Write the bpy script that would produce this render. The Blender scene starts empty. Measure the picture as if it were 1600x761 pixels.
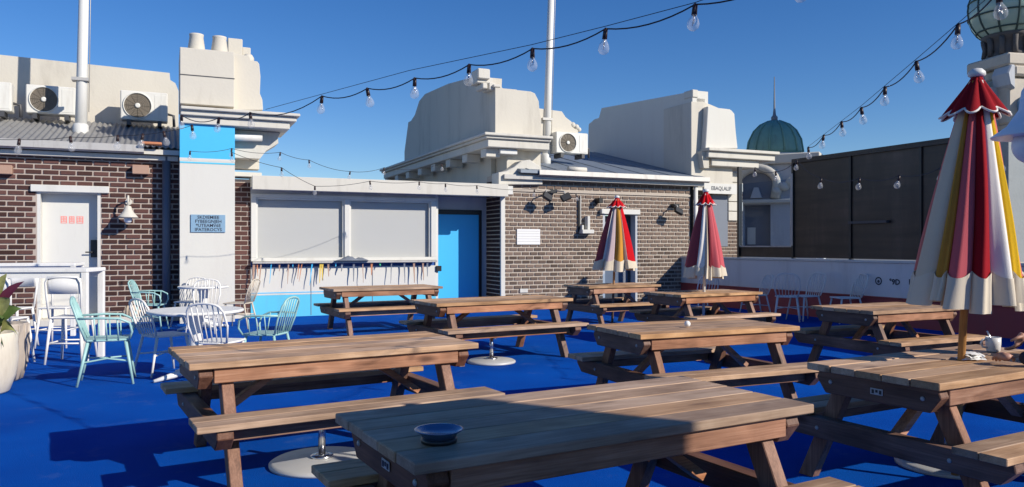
import bpy, bmesh, math, random
from math import sin, cos, pi, radians, tan, sqrt, atan2
from mathutils import Vector, Matrix
random.seed(7)
SC = bpy.context.scene
COL = SC.collection

# ------------------------------------------------------------------ camera
EYE, FOC, HOR = 1.45, 1200.0, 384.0            # eye height, focal length and horizon row in the photo's pixels
cam_d = bpy.data.cameras.new("camera"); cam = bpy.data.objects.new("camera", cam_d); COL.objects.link(cam)
cam.location = (0, 0, EYE); cam.rotation_euler = (pi / 2, 0, 0)
cam_d.sensor_width = 36; cam_d.lens = FOC / 1600 * 36
cam_d.shift_y = (HOR - 380.5) / 1600
cam_d.clip_start = 0.05; cam_d.clip_end = 2000
SC.camera = cam

# ------------------------------------------------------------------ light
SUN_AZ, SUN_EL = radians(118), radians(28.5)     # azimuth clockwise from +Y
tosun = Vector((sin(SUN_AZ) * cos(SUN_EL), cos(SUN_AZ) * cos(SUN_EL), sin(SUN_EL)))
W = bpy.data.worlds.new("World"); SC.world = W; W.use_nodes = True
wn = W.node_tree; bg = wn.nodes["Background"]
sky = wn.nodes.new("ShaderNodeTexSky"); sky.sky_type = 'NISHITA'; sky.sun_disc = False
sky.sun_elevation = SUN_EL; sky.sun_rotation = SUN_AZ
sky.altitude = 300; sky.air_density = 1.0; sky.dust_density = 0.0; sky.ozone_density = 4.5
hs = wn.nodes.new("ShaderNodeHueSaturation"); hs.inputs["Saturation"].default_value = 1.25; hs.inputs["Hue"].default_value = .511; hs.inputs["Value"].default_value = 1.0
wn.links.new(sky.outputs[0], hs.inputs["Color"]); wn.links.new(hs.outputs[0], bg.inputs[0]); bg.inputs[1].default_value = 0.108
sl = bpy.data.lights.new("sun", 'SUN'); sl.energy = 4.9; sl.angle = radians(0.5); sl.color = (1, 0.935, 0.83)
so = bpy.data.objects.new("sun", sl); COL.objects.link(so)
so.rotation_euler = (-tosun).to_track_quat('-Z', 'Y').to_euler()
SC.view_settings.view_transform = 'Standard'; SC.view_settings.look = 'None'
SC.view_settings.exposure = 0.12; SC.view_settings.gamma = 1

# ------------------------------------------------------------------ geometry helpers
class Geo:
    def __init__(s): s.v = []; s.f = []; s.sm = []
    def add(s, vs, fs, smooth=False):
        o = len(s.v); s.v += [tuple(p) for p in vs]
        for f in fs: s.f.append([i + o for i in f]); s.sm.append(smooth)
        return s
    def hexa(s, p, smooth=False):
        return s.add(p, [(0, 3, 2, 1), (4, 5, 6, 7), (0, 1, 5, 4), (1, 2, 6, 5), (2, 3, 7, 6), (3, 0, 4, 7)])
    def box(s, x0, x1, y0, y1, z0, z1, M=None):
        p = [Vector(q) for q in ((x0, y0, z0), (x1, y0, z0), (x1, y1, z0), (x0, y1, z0), (x0, y0, z1), (x1, y0, z1), (x1, y1, z1), (x0, y1, z1))]
        if M is not None: p = [M @ q for q in p]
        return s.hexa(p)
    def bar(s, a, b, w, h, up=(0, 0, 1)):
        """rectangular bar from a to b, w across, h along 'up'"""
        a, b, up = Vector(a), Vector(b), Vector(up)
        d = (b - a).normalized(); r = d.cross(up).normalized(); u = r.cross(d)
        r *= w / 2; u *= h / 2
        return s.hexa([a - r - u, a + r - u, a + r + u, a - r + u, b - r - u, b + r - u, b + r + u, b - r + u])
    def tube(s, pts, r, n=8, caps=True):
        pts = [Vector(p) for p in pts]; N = len(pts)
        rr = r if isinstance(r, (list, tuple)) else [r] * N
        vs = []; ref = None
        for i in range(N):
            t = (pts[min(i + 1, N - 1)] - pts[max(i - 1, 0)]).normalized()
            if ref is None:
                ref = Vector((0, 0, 1)) if abs(t.z) < .9 else Vector((1, 0, 0))
            a = (ref - t * ref.dot(t)).normalized(); ref = a; b = t.cross(a)
            vs += [pts[i] + (a * cos(2 * pi * k / n) + b * sin(2 * pi * k / n)) * rr[i] for k in range(n)]
        fs = [(i * n + k, i * n + (k + 1) % n, (i + 1) * n + (k + 1) % n, (i + 1) * n + k) for i in range(N - 1) for k in range(n)]
        s.add(vs, fs, True)
        if caps:
            s.add(vs[:n], [tuple(range(n))[::-1]]); s.add(vs[-n:], [tuple(range(n))])
        return s
    def lathe(s, prof, n=24, c=(0, 0, 0), M=None, smooth=True, cap=True):
        vs = []
        for r, z in prof:
            for k in range(n):
                p = Vector((r * cos(2 * pi * k / n), r * sin(2 * pi * k / n), z))
                if M is not None: p = M @ p
                vs.append(p + Vector(c))
        m = len(prof)
        fs = [(i * n + k, i * n + (k + 1) % n, (i + 1) * n + (k + 1) % n, (i + 1) * n + k) for i in range(m - 1) for k in range(n)]
        s.add(vs, fs, smooth)
        if cap and prof[0][0] > 1e-4: s.add(vs[:n], [tuple(range(n))[::-1]])
        if cap and prof[-1][0] > 1e-4: s.add(vs[-n:], [tuple(range(n))])
        return s
    def prism(s, poly, fn, t0, t1, smooth=False):
        """poly: (a,b) list, fn(a,b,t) -> point"""
        n = len(poly)
        vs = [fn(a, b, t0) for a, b in poly] + [fn(a, b, t1) for a, b in poly]
        fs = [(i, (i + 1) % n, (i + 1) % n + n, i + n) for i in range(n)]
        s.add(vs, fs, smooth); s.add(vs[:n], [tuple(range(n))]); s.add(vs[n:], [tuple(range(n))[::-1]])
        return s
    def ball(s, c, r, n=12, m=8, sc=(1, 1, 1)):
        pr = [(max(r * sin(pi * i / m), 1e-5) * 1.0, -r * cos(pi * i / m)) for i in range(m + 1)]
        return s.lathe(pr, n, c, Matrix.Diagonal(sc).to_3x3())

ORG = {}
def tagp(o, **k):
    for a, b in k.items():
        if b: o[a] = b
def thing(name, label, cat, loc=(0, 0, 0), rot=0, group=None, org=None):
    o = bpy.data.objects.new(name, None); COL.objects.link(o); o.empty_display_size = .1
    o.location = loc; o.rotation_euler = (0, 0, rot)
    tagp(o, label=label, category=cat, group=group)
    if org is not None: ORG[o.name] = Vector(org)
    return o
def mesh_of(g, name, org=None, bevel=0, mat=None):
    me = bpy.data.meshes.new(name)
    vs = g.v if org is None else [tuple(Vector(p) - org) for p in g.v]
    me.from_pydata(vs, [], g.f)
    me.polygons.foreach_set("use_smooth", g.sm)
    bm = bmesh.new(); bm.from_mesh(me)
    bmesh.ops.remove_doubles(bm, verts=bm.verts, dist=1e-5)
    bmesh.ops.recalc_face_normals(bm, faces=bm.faces)
    if bevel:
        ed = [e for e in bm.edges if len(e.link_faces) == 2 and e.calc_face_angle(0) > radians(50)]
        bmesh.ops.bevel(bm, geom=ed, offset=bevel, segments=1, affect='EDGES', clamp_overlap=True)
    bm.to_mesh(me); bm.free()
    if mat: me.materials.append(mat)
    return me
def build(name, g, mat, parent=None, bevel=0, label=None, kind=None, cat=None, group=None, loc=None):
    org = ORG.get(parent.name) if parent else None
    o = bpy.data.objects.new(name, mesh_of(g, name, org, bevel, mat)); COL.objects.link(o)
    if parent:
        o.parent = parent
        if org is not None: ORG[o.name] = org
    if loc is not None: o.location = loc
    tagp(o, label=label, kind=kind, category=cat, group=group)
    return o
def inst(name, me, parent, loc=(0, 0, 0), rot=None):
    o = bpy.data.objects.new(name, me); COL.objects.link(o); o.parent = parent; o.location = loc
    if rot: o.rotation_euler = rot
    return o
def kids(o): return KID.get(o.name, [])
def dup(root, loc, rot, label=None, scale=None):
    def rec(o, par):
        c = o.copy(); COL.objects.link(c)
        if par: c.parent = par
        for ch in list(o.children): rec(ch, c)
        return c
    r = rec(root, None); r.location = loc; r.rotation_euler = (0, 0, rot)
    if scale: r.scale = scale
    if label: r['label'] = label
    return r
def text(name, body, size, mat, parent, loc, rot, depth=.002, align='CENTER', sx=1, bold=0):
    cu = bpy.data.curves.new(name, 'FONT'); cu.body = body; cu.size = size; cu.extrude = depth
    cu.align_x = align; cu.align_y = 'CENTER'; cu.offset = bold; cu.resolution_u = 2
    tmp = bpy.data.objects.new(name, cu); COL.objects.link(tmp)
    bpy.context.view_layer.update()
    me = bpy.data.meshes.new_from_object(tmp.evaluated_get(bpy.context.evaluated_depsgraph_get())); bpy.data.objects.remove(tmp)
    me.materials.clear(); me.materials.append(mat)
    o = bpy.data.objects.new(name, me); COL.objects.link(o); o.parent = parent
    org = ORG.get(parent.name)
    o.location = Vector(loc) - (org if org is not None else Vector((0, 0, 0))); o.rotation_euler = rot; o.scale = (sx, 1, 1)
    return o

# ------------------------------------------------------------------ materials
def new_mat(name):
    m = bpy.data.materials.new(name); m.use_nodes = True
    return m, m.node_tree, m.node_tree.nodes["Principled BSDF"]
def N(t, typ, **k):
    n = t.nodes.new(typ)
    for a, b in k.items(): setattr(n, a, b)
    return n
def paint(name, col, rough=.55, var=.06, scale=3.0, bump=.0, bscale=60, metal=0, spec=.5, dirt=None, dscale=1.5, rnd=0.0, coat=0):
    """paint / plaster / metal: base colour with soft mottling, optional dirt patches and fine relief"""
    m, t, b = new_mat(name)
    tc = N(t, "ShaderNodeTexCoord"); no = N(t, "ShaderNodeTexNoise"); no.inputs["Scale"].default_value = scale
    no.inputs["Detail"].default_value = 6; no.inputs["Roughness"].default_value = .65
    t.links.new(tc.outputs["Object"], no.inputs["Vector"])
    cr = N(t, "ShaderNodeMix", data_type='RGBA')
    a = [max(0, c * (1 - var)) for c in col[:3]] + [1]; c2 = [min(1, c * (1 + var)) for c in col[:3]] + [1]
    cr.inputs[6].default_value = a; cr.inputs[7].default_value = c2
    t.links.new(no.outputs["Fac"], cr.inputs[0]); out = cr.outputs[2]
    if dirt:
        n2 = N(t, "ShaderNodeTexNoise"); n2.inputs["Scale"].default_value = dscale; n2.inputs["Detail"].default_value = 9; n2.inputs["Roughness"].default_value = .7
        mp = N(t, "ShaderNodeMapping"); mp.inputs["Scale"].default_value = (1.8, 1.8, .3)
        t.links.new(tc.outputs["Object"], mp.inputs[0]); t.links.new(mp.outputs[0], n2.inputs["Vector"])
        rp = N(t, "ShaderNodeValToRGB"); rp.color_ramp.elements[0].position = .52; rp.color_ramp.elements[1].position = .8
        rp.color_ramp.elements[1].color = (.75, .75, .75, 1)
        t.links.new(n2.outputs["Fac"], rp.inputs[0])
        mx = N(t, "ShaderNodeMix", data_type='RGBA'); mx.inputs[7].default_value = list(dirt) + [1]
        t.links.new(rp.outputs[0], mx.inputs[0]); t.links.new(out, mx.inputs[6]); out = mx.outputs[2]
    if rnd:
        oi = N(t, "ShaderNodeObjectInfo"); hv = N(t, "ShaderNodeHueSaturation")
        mr = N(t, "ShaderNodeMapRange"); mr.inputs[3].default_value = 1 - rnd; mr.inputs[4].default_value = 1 + rnd
        t.links.new(oi.outputs["Random"], mr.inputs[0]); t.links.new(mr.outputs[0], hv.inputs["Value"])
        t.links.new(out, hv.inputs["Color"]); out = hv.outputs[0]
    t.links.new(out, b.inputs["Base Color"])
    b.inputs["Roughness"].default_value = rough; b.inputs["Metallic"].default_value = metal
    b.inputs["Specular IOR Level"].default_value = spec; b.inputs["Coat Weight"].default_value = coat
    if bump:
        n3 = N(t, "ShaderNodeTexNoise"); n3.inputs["Scale"].default_value = bscale; n3.inputs["Detail"].default_value = 5
        t.links.new(tc.outputs["Object"], n3.inputs["Vector"])
        bp = N(t, "ShaderNodeBump"); bp.inputs["Strength"].default_value = bump; bp.inputs["Distance"].default_value = .01
        t.links.new(n3.outputs["Fac"], bp.inputs["Height"]); t.links.new(bp.outputs[0], b.inputs["Normal"])
    return m
def wood(name, c0, c1, c2, axis=0, rough=.6):
    m, t, b = new_mat(name)
    tc = N(t, "ShaderNodeTexCoord"); oi = N(t, "ShaderNodeObjectInfo")
    ad = N(t, "ShaderNodeVectorMath", operation='ADD'); sc_ = N(t, "ShaderNodeVectorMath", operation='SCALE')
    cx = N(t, "ShaderNodeCombineXYZ")
    for i in range(3): t.links.new(oi.outputs["Random"], cx.inputs[i])
    sc_.inputs["Scale"].default_value = 37.0; t.links.new(cx.outputs[0], sc_.inputs[0])
    t.links.new(tc.outputs["Object"], ad.inputs[0]); t.links.new(sc_.outputs[0], ad.inputs[1])
    mp = N(t, "ShaderNodeMapping"); s = [9, 9, 9]; s[axis] = .9; mp.inputs["Scale"].default_value = s
    t.links.new(ad.outputs[0], mp.inputs[0])
    n1 = N(t, "ShaderNodeTexNoise"); n1.inputs["Scale"].default_value = 1.6; n1.inputs["Detail"].default_value = 4; n1.inputs["Distortion"].default_value = 1.2
    t.links.new(mp.outputs[0], n1.inputs["Vector"])
    mp2 = N(t, "ShaderNodeMapping"); s = [90, 90, 90]; s[axis] = 3; mp2.inputs["Scale"].default_value = s
    t.links.new(ad.outputs[0], mp2.inputs[0])
    n2 = N(t, "ShaderNodeTexNoise"); n2.inputs["Scale"].default_value = 1.5; n2.inputs["Detail"].default_value = 5
    t.links.new(mp2.outputs[0], n2.inputs["Vector"])
    rp = N(t, "ShaderNodeValToRGB"); e = rp.color_ramp.elements
    e[0].position = .28; e[0].color = (*c0, 1); e[1].position = .72; e[1].color = (*c2, 1)
    k = e.new(.5); k.color = (*c1, 1)
    mm = N(t, "ShaderNodeMath", operation='MULTIPLY_ADD'); mm.inputs[1].default_value = .42
    m3 = N(t, "ShaderNodeMath", operation='MULTIPLY'); m3.inputs[1].default_value = .58
    t.links.new(n1.outputs["Fac"], m3.inputs[0]); t.links.new(n2.outputs["Fac"], mm.inputs[0]); t.links.new(m3.outputs[0], mm.inputs[2])
    t.links.new(mm.outputs[0], rp.inputs[0])
    # knots
    vo = N(t, "ShaderNodeTexVoronoi"); mp4 = N(t, "ShaderNodeMapping"); s = [7, 7, 7]; s[axis] = 2.2; mp4.inputs["Scale"].default_value = s
    t.links.new(ad.outputs[0], mp4.inputs[0]); t.links.new(mp4.outputs[0], vo.inputs["Vector"]); vo.inputs["Scale"].default_value = .8
    kr = N(t, "ShaderNodeValToRGB"); kr.color_ramp.elements[0].position = .05; kr.color_ramp.elements[0].color = (.75, .75, .75, 1)
    kr.color_ramp.elements[1].position = .17; kr.color_ramp.elements[1].color = (0, 0, 0, 1)
    t.links.new(vo.outputs["Distance"], kr.inputs[0])
    kx = N(t, "ShaderNodeMix", data_type='RGBA'); kx.inputs[7].default_value = (c0[0] * .35, c0[1] * .3, c0[2] * .3, 1)
    t.links.new(kr.outputs[0], kx.inputs[0]); t.links.new(rp.outputs[0], kx.inputs[6])
    hv = N(t, "ShaderNodeHueSaturation"); mr = N(t, "ShaderNodeMapRange"); mr.inputs[3].default_value = .78; mr.inputs[4].default_value = 1.2
    t.links.new(oi.outputs["Random"], mr.inputs[0]); t.links.new(mr.outputs[0], hv.inputs["Value"]); t.links.new(kx.outputs[2], hv.inputs["Color"])
    sa = N(t, "ShaderNodeMath", operation='MULTIPLY'); sa.inputs[1].default_value = 7.31; fr = N(t, "ShaderNodeMath", operation='FRACT'); ms = N(t, "ShaderNodeMapRange"); ms.inputs[3].default_value = .80; ms.inputs[4].default_value = 1.12
    t.links.new(oi.outputs["Random"], sa.inputs[0]); t.links.new(sa.outputs[0], fr.inputs[0]); t.links.new(fr.outputs[0], ms.inputs[0]); t.links.new(ms.outputs[0], hv.inputs["Saturation"])
    ns = N(t, "ShaderNodeTexNoise"); ns.inputs["Scale"].default_value = 3.2; ns.inputs["Detail"].default_value = 6; t.links.new(ad.outputs[0], ns.inputs["Vector"])
    rs = N(t, "ShaderNodeValToRGB"); rs.color_ramp.elements[0].position = .36; rs.color_ramp.elements[0].color = (.70, .68, .66, 1); rs.color_ramp.elements[1].position = .58
    st_ = N(t, "ShaderNodeMix", data_type='RGBA', blend_type='MULTIPLY'); st_.inputs[0].default_value = 1
    t.links.new(ns.outputs["Fac"], rs.inputs[0]); t.links.new(hv.outputs[0], st_.inputs[6]); t.links.new(rs.outputs[0], st_.inputs[7])
    t.links.new(st_.outputs[2], b.inputs["Base Color"])
    b.inputs["Roughness"].default_value = rough; b.inputs["Specular IOR Level"].default_value = .35
    bp = N(t, "ShaderNodeBump"); bp.inputs["Strength"].default_value = .25; bp.inputs["Distance"].default_value = .004
    t.links.new(n2.outputs["Fac"], bp.inputs["Height"]); t.links.new(bp.outputs[0], b.inputs["Normal"])
    return m
def brickmat(name, c, rnd):
    m = paint(name, c, .85, .45, 5, .6, 45, spec=.2, rnd=rnd, dirt=[x * .55 for x in c], dscale=2.5)
    return m
def glassmat(name, tint=(1, 1, 1), refl=.12, rough=0.0, milk=0):
    m, t, b = new_mat(name); t.nodes.remove(b); out = t.nodes["Material Output"]
    tr = N(t, "ShaderNodeBsdfTransparent"); tr.inputs[0].default_value = (*tint, 1)
    gl = N(t, "ShaderNodeBsdfGlossy"); gl.inputs["Roughness"].default_value = rough
    lw = N(t, "ShaderNodeLayerWeight"); lw.inputs[0].default_value = refl
    mx = N(t, "ShaderNodeMixShader")
    ge = N(t, "ShaderNodeNewGeometry"); sb = N(t, "ShaderNodeMath", operation='SUBTRACT'); sb.inputs[0].default_value = 1
    mu = N(t, "ShaderNodeMath", operation='MULTIPLY'); t.links.new(ge.outputs["Backfacing"], sb.inputs[1])
    t.links.new(sb.outputs[0], mu.inputs[0]); t.links.new(lw.outputs["Fresnel"], mu.inputs[1]); t.links.new(mu.outputs[0], mx.inputs[0])
    t.links.new(tr.outputs[0], mx.inputs[1]); t.links.new(gl.outputs[0], mx.inputs[2]); t.links.new(mx.outputs[0], out.inputs[0])
    if milk:
        df = N(t, "ShaderNodeBsdfDiffuse"); df.inputs[0].default_value = (.85, .84, .82, 1); m2 = N(t, "ShaderNodeMixShader"); m2.inputs[0].default_value = milk
        t.links.new(mx.outputs[0], m2.inputs[1]); t.links.new(df.outputs[0], m2.inputs[2]); t.links.new(m2.outputs[0], out.inputs[0])
    return m

M = {}
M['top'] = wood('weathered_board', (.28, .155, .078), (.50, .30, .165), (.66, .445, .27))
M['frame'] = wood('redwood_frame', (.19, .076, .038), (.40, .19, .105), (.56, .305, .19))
M['legw'] = wood('redwood_leg_shaded', (.11, .045, .026), (.24, .108, .06), (.36, .185, .112), axis=2)  # frame timber darkened: shade on the legs is put into the colour
M['beamw'] = wood('redwood_beam_shaded', (.085, .036, .022), (.175, .078, .046), (.27, .135, .085), axis=1)  # darkened further, so the left-facing table ends look shaded
M['white'] = paint('white_paint', (.645, .63, .58), .5, .04, 2, .05, 30, dirt=(.5, .47, .42))
M['whitewall'] = paint('white_render', (.64, .62, .56), .7, .03, 2, .12, 25, dirt=(.60, .56, .5))
M['cream'] = paint('cream_render', (.60, .555, .47), .8, .07, 1.2, .25, 18, dirt=(.37, .33, .27), dscale=1.1)
M['creamtrim'] = paint('cream_trim', (.61, .575, .50), .65, .05, 2, .1, 25, dirt=(.4, .37, .31))
M['rightwhite'] = paint('rendered_low_wall', (.70, .69, .67), .6, .05, 1.5, .08, 30, dirt=(.5, .48, .46))
M['red'] = paint('dusty_red_paint', (.38, .062, .06), .6, .1, 2.5, .05, 30, dirt=(.25, .08, .07))
M['blue'] = paint('sky_blue_paint', (.055, .46, .78), .5, .04, 2, .05, 30)
M['teal'] = paint('aqua_paint', (.10, .52, .72), .5, .05, 2, .05, 30, dirt=(.12, .42, .6))
M['door_blue'] = paint('door_blue_paint', (.045, .43, .80), .42, .03, 2)
M['navy'] = paint('navy_line', (.02, .09, .35), .5)
M['mortar1'] = paint('cream_mortar', (.43, .36, .31), .9, .12, 20, .4, 60, spec=.2)
M['mortar2'] = paint('pale_mortar', (.50, .43, .36), .9, .14, 20, .4, 60, spec=.2)
M['brick1'] = brickmat('dark_red_brick', (.088, .042, .036), .5)
M['brick2'] = brickmat('grey_brown_brick', (.165, .118, .092), .45)
M['brick3'] = brickmat('darker_brick', (.06, .035, .032), .3)
M['roofmetal'] = paint('weathered_roof_sheet', (.27, .265, .255), .6, .15, 5, .1, 30, metal=.2, dirt=(.14, .12, .11), dscale=3)
M['roofblue'] = paint('blue_grey_roof_sheet', (.20, .235, .28), .5, .1, 3, metal=.25, dirt=(.15, .16, .18))
M['gutter'] = paint('gutter_metal', (.46, .44, .41), .5, .1, 6, metal=.2, dirt=(.25, .22, .2), dscale=4)
M['acwhite'] = paint('unit_casing', (.70, .68, .62), .45, .04, 3, dirt=(.45, .4, .33))
M['acdark'] = paint('fan_grille', (.16, .14, .11), .5, .1, 30)
M['fanbrown'] = paint('fan_recess_brown', (.17, .14, .105), .6, .2, 12)
M['black'] = paint('black_plastic', (.015, .015, .016), .4, .1)
M['darkgrey'] = paint('dark_grey', (.06, .06, .065), .5, .1)
M['pipe'] = paint('slate_pipe', (.13, .145, .18), .45, .06)
M['polewhite'] = paint('pole_white', (.68, .67, .63), .45, .04, 5, dirt=(.5, .48, .45))
M['chair_white'] = paint('chair_white', (.80, .78, .73), .6, .04, 8, spec=.2, dirt=(.55, .52, .48), dscale=6)
M['chair_mint'] = paint('chair_mint', (.34, .56, .53), .42, .06, 8, dirt=(.25, .4, .4), dscale=6)
M['chair_sand'] = paint('chair_sand', (.62, .54, .42), .5, .08, 8)
M['steel'] = paint('brushed_steel', (.62, .62, .63), .25, .05, 10, metal=1)
M['disc'] = paint('pale_metal_disc', (.55, .54, .52), .45, .08, 4, metal=.1, dirt=(.35, .34, .33), dscale=3)
M['terracotta'] = paint('terracotta', (.52, .2, .09), .7, .12, 8)
M['tan'] = paint('tan_box', (.40, .25, .18), .7, .12, 8)
M['potcream'] = paint('cream_ceramic', (.70, .63, .50), .45, .05, 4, dirt=(.45, .38, .28), dscale=3)
M['potgrey'] = paint('ridged_ceramic', (.45, .38, .31), .5, .12, 6)
M['soil'] = paint('soil', (.05, .035, .025), .95, .3, 30)
M['frost'] = paint('frosted_globe', (.74, .75, .78), .35, .02)
M['shade'] = paint('enamel_white', (.74, .75, .80), .3, .02)
M['cable'] = paint('black_cable', (.012, .012, .015), .5)
M['socket'] = paint('bulb_socket', (.03, .014, .012), .45)
M['plate'] = paint('blue_grey_dish', (.10, .17, .30), .22, .1, 20, metal=.6)
M['paper'] = paint('paper_white', (.8, .79, .77), .8, .02)
M['cup'] = paint('cup_ceramic', (.72, .70, .68), .3, .02)
M['pink_ink'] = paint('pink_lettering', (.85, .26, .22), .6)
M['dark_ink'] = paint('dark_lettering', (.02, .025, .045), .6)
M['plaque'] = paint('blue_grey_plaque', (.22, .36, .49), .5, .12, 12)
M['copper'] = paint('verdigris_copper', (.16, .31, .25), .55, .2, 4, .1, 20, dirt=(.06, .10, .12), dscale=2)
M['bluegrey'] = paint('blue_grey_render', (.47, .485, .51), .7, .08, 2, dirt=(.3, .31, .34))
M['slate'] = paint('slate_blue_trim', (.16, .18, .22), .6, .1, 3)
M['stone'] = paint('sandstone', (.52, .46, .38), .8, .15, 3, .4, 14, dirt=(.28, .24, .2), dscale=1.2)
M['stonedark'] = paint('sooty_stone', (.10, .09, .085), .8, .3, 5, .3, 14)
M['globe'] = paint('green_glass_pane', (.34, .46, .385), .22, .1, 2, spec=.8)
M['globe_rib'] = paint('dark_green_rib', (.03, .06, .055), .5)
M['skin'] = paint('skin', (.45, .23, .16), .5, .06, 12)
M['navycloth'] = paint('navy_cloth', (.016, .02, .04), .85, .15, 30, .3, 200)
M['hair'] = paint('dark_hair', (.03, .02, .015), .6, .2, 40)
M['trousers'] = paint('dark_trousers', (.02, .021, .027), .9, .15, 30)
M['umbwood'] = wood('pole_timber', (.35, .17, .07), (.48, .26, .11), (.6, .36, .17), axis=2)
M['leaf'] = paint('green_leaf', (.075, .12, .03), .45, .5, 14)
M['leafy'] = paint('variegated_leaf', (.30, .30, .10), .45, .75, 22)
M['leafp'] = paint('purple_leaf', (.09, .012, .03), .5, .3, 14)
M['screen'] = None
C_DKRED, C_RED, C_PINK, C_MAR = (.27, .008, .014), (.50, .006, .012), (.52, .105, .12), (.28, .05, .06)
C_MUST, C_YEL, C_CREAM, C_WHITE, C_MAUVE = (.50, .235, .04), (.80, .47, .02), (.62, .50, .36), (.78, .73, .66), (.52, .40, .40)
def cloth(n, c): return paint(n, c, .9, .07, 6, .25, 260, spec=.15)
CL = {k: cloth('canvas_' + k, v) for k, v in dict(dkred=C_DKRED, red=C_RED, pink=C_PINK, maroon=C_MAR, mustard=C_MUST, yellow=C_YEL, cream=C_CREAM, white=C_WHITE, mauve=C_MAUVE, coral=(.62, .17, .14)).items()}
CL['fringe'] = cloth('canvas_fringe', (.62, .54, .42))

# blue floor: painted turf, worn and dusty in places
m, t, b = new_mat('blue_turf'); M['turf'] = m
tc = N(t, "ShaderNodeTexCoord")
n1 = N(t, "ShaderNodeTexNoise"); n1.inputs["Scale"].default_value = .9; n1.inputs["Detail"].default_value = 8
n2 = N(t, "ShaderNodeTexNoise"); n2.inputs["Scale"].default_value = 150; n2.inputs["Detail"].default_value = 4
for q in (n1, n2): t.links.new(tc.outputs["Object"], q.inputs["Vector"])
r1 = N(t, "ShaderNodeValToRGB"); r1.color_ramp.elements[0].position = .3; r1.color_ramp.elements[0].color = (.0012, .062, .36, 1)
r1.color_ramp.elements[1].position = .75; r1.color_ramp.elements[1].color = (.002, .10, .49, 1)
t.links.new(n1.outputs["Fac"], r1.inputs[0])
mx = N(t, "ShaderNodeMix", data_type='RGBA', blend_type='MULTIPLY'); mx.inputs[0].default_value = .6
r2 = N(t, "ShaderNodeValToRGB"); r2.color_ramp.elements[0].position = .3; r2.color_ramp.elements[0].color = (.45, .45, .5, 1); r2.color_ramp.elements[1].position = .65
t.links.new(n2.outputs["Fac"], r2.inputs[0]); t.links.new(r1.outputs[0], mx.inputs[6]); t.links.new(r2.outputs[0], mx.inputs[7])
n3 = N(t, "ShaderNodeTexNoise"); n3.inputs["Scale"].default_value = 2.3; n3.inputs["Detail"].default_value = 10; n3.inputs["Roughness"].default_value = .75
t.links.new(tc.outputs["Object"], n3.inputs["Vector"]); r3 = N(t, "ShaderNodeValToRGB")
r3.color_ramp.elements[0].position = .56; r3.color_ramp.elements[0].color = (0, 0, 0, 1); r3.color_ramp.elements[1].position = .85; r3.color_ramp.elements[1].color = (.7, .7, .7, 1)
t.links.new(n3.outputs["Fac"], r3.inputs[0]); m3 = N(t, "ShaderNodeMix", data_type='RGBA'); m3.inputs[7].default_value = (.10, .16, .34, 1)
t.links.new(r3.outputs[0], m3.inputs[0]); t.links.new(mx.outputs[2], m3.inputs[6])
t.links.new(m3.outputs[2], b.inputs["Base Color"]); b.inputs["Roughness"].default_value = .95; b.inputs["Specular IOR Level"].default_value = .04
bp = N(t, "ShaderNodeBump"); bp.inputs["Strength"].default_value = .5; bp.inputs["Distance"].default_value = .01
t.links.new(n2.outputs["Fac"], bp.inputs["Height"]); t.links.new(bp.outputs[0], b.inputs["Normal"])
M['ground'] = paint('street_ground', (.12, .12, .12), .9, .2, .2)
# dark windscreen mesh: blotches and bands paint weathering and vague reflections into its colour
M['screen'] = paint('dark_windscreen_mesh', (.034, .021, .016), .42, .8, 1.6, .06, 5, dirt=(.125, .088, .068), dscale=.8)
_t = M['screen'].node_tree; _b = _t.nodes["Principled BSDF"]; _src = _b.inputs["Base Color"].links[0].from_socket
_tc = N(_t, "ShaderNodeTexCoord"); _mp = N(_t, "ShaderNodeMapping"); _mp.inputs["Scale"].default_value = (.5, .5, 5.5); _n = N(_t, "ShaderNodeTexNoise"); _n.inputs["Scale"].default_value = 1.0; _n.inputs["Detail"].default_value = 7
_t.links.new(_tc.outputs["Object"], _mp.inputs[0]); _t.links.new(_mp.outputs[0], _n.inputs["Vector"])
_r = N(_t, "ShaderNodeValToRGB"); _r.color_ramp.elements[0].position = .35; _r.color_ramp.elements[0].color = (.35, .35, .35, 1); _r.color_ramp.elements[1].position = .7; _r.color_ramp.elements[1].color = (1.5, 1.45, 1.4, 1)
_m = N(_t, "ShaderNodeMix", data_type='RGBA', blend_type='MULTIPLY'); _m.inputs[0].default_value = 1
_t.links.new(_n.outputs["Fac"], _r.inputs[0]); _t.links.new(_src, _m.inputs[6]); _t.links.new(_r.outputs[0], _m.inputs[7]); _t.links.new(_m.outputs[2], _b.inputs["Base Color"])
# window blind behind glass
m, t, b = new_mat('grey_blind'); M['blind'] = m
tc = N(t, "ShaderNodeTexCoord"); wv = N(t, "ShaderNodeTexWave"); wv.wave_type = 'BANDS'; wv.bands_direction = 'Z'; wv.inputs["Scale"].default_value = 14
t.links.new(tc.outputs["Object"], wv.inputs["Vector"])
rp = N(t, "ShaderNodeValToRGB"); rp.color_ramp.elements[0].color = (.47, .46, .43, 1); rp.color_ramp.elements[1].color = (.54, .53, .50, 1)
t.links.new(wv.outputs["Fac"], rp.inputs[0]); t.links.new(rp.outputs[0], b.inputs["Base Color"]); b.inputs["Roughness"].default_value = .8
M['pane'] = glassmat('window_pane', (.97, .975, .98), .08)
M['clear'] = glassmat('clear_pane', (.80, .87, .95), .15)
M['bulbglass'] = glassmat('bulb_glass', (.97, .97, .97), .22, .03, .16)

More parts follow.
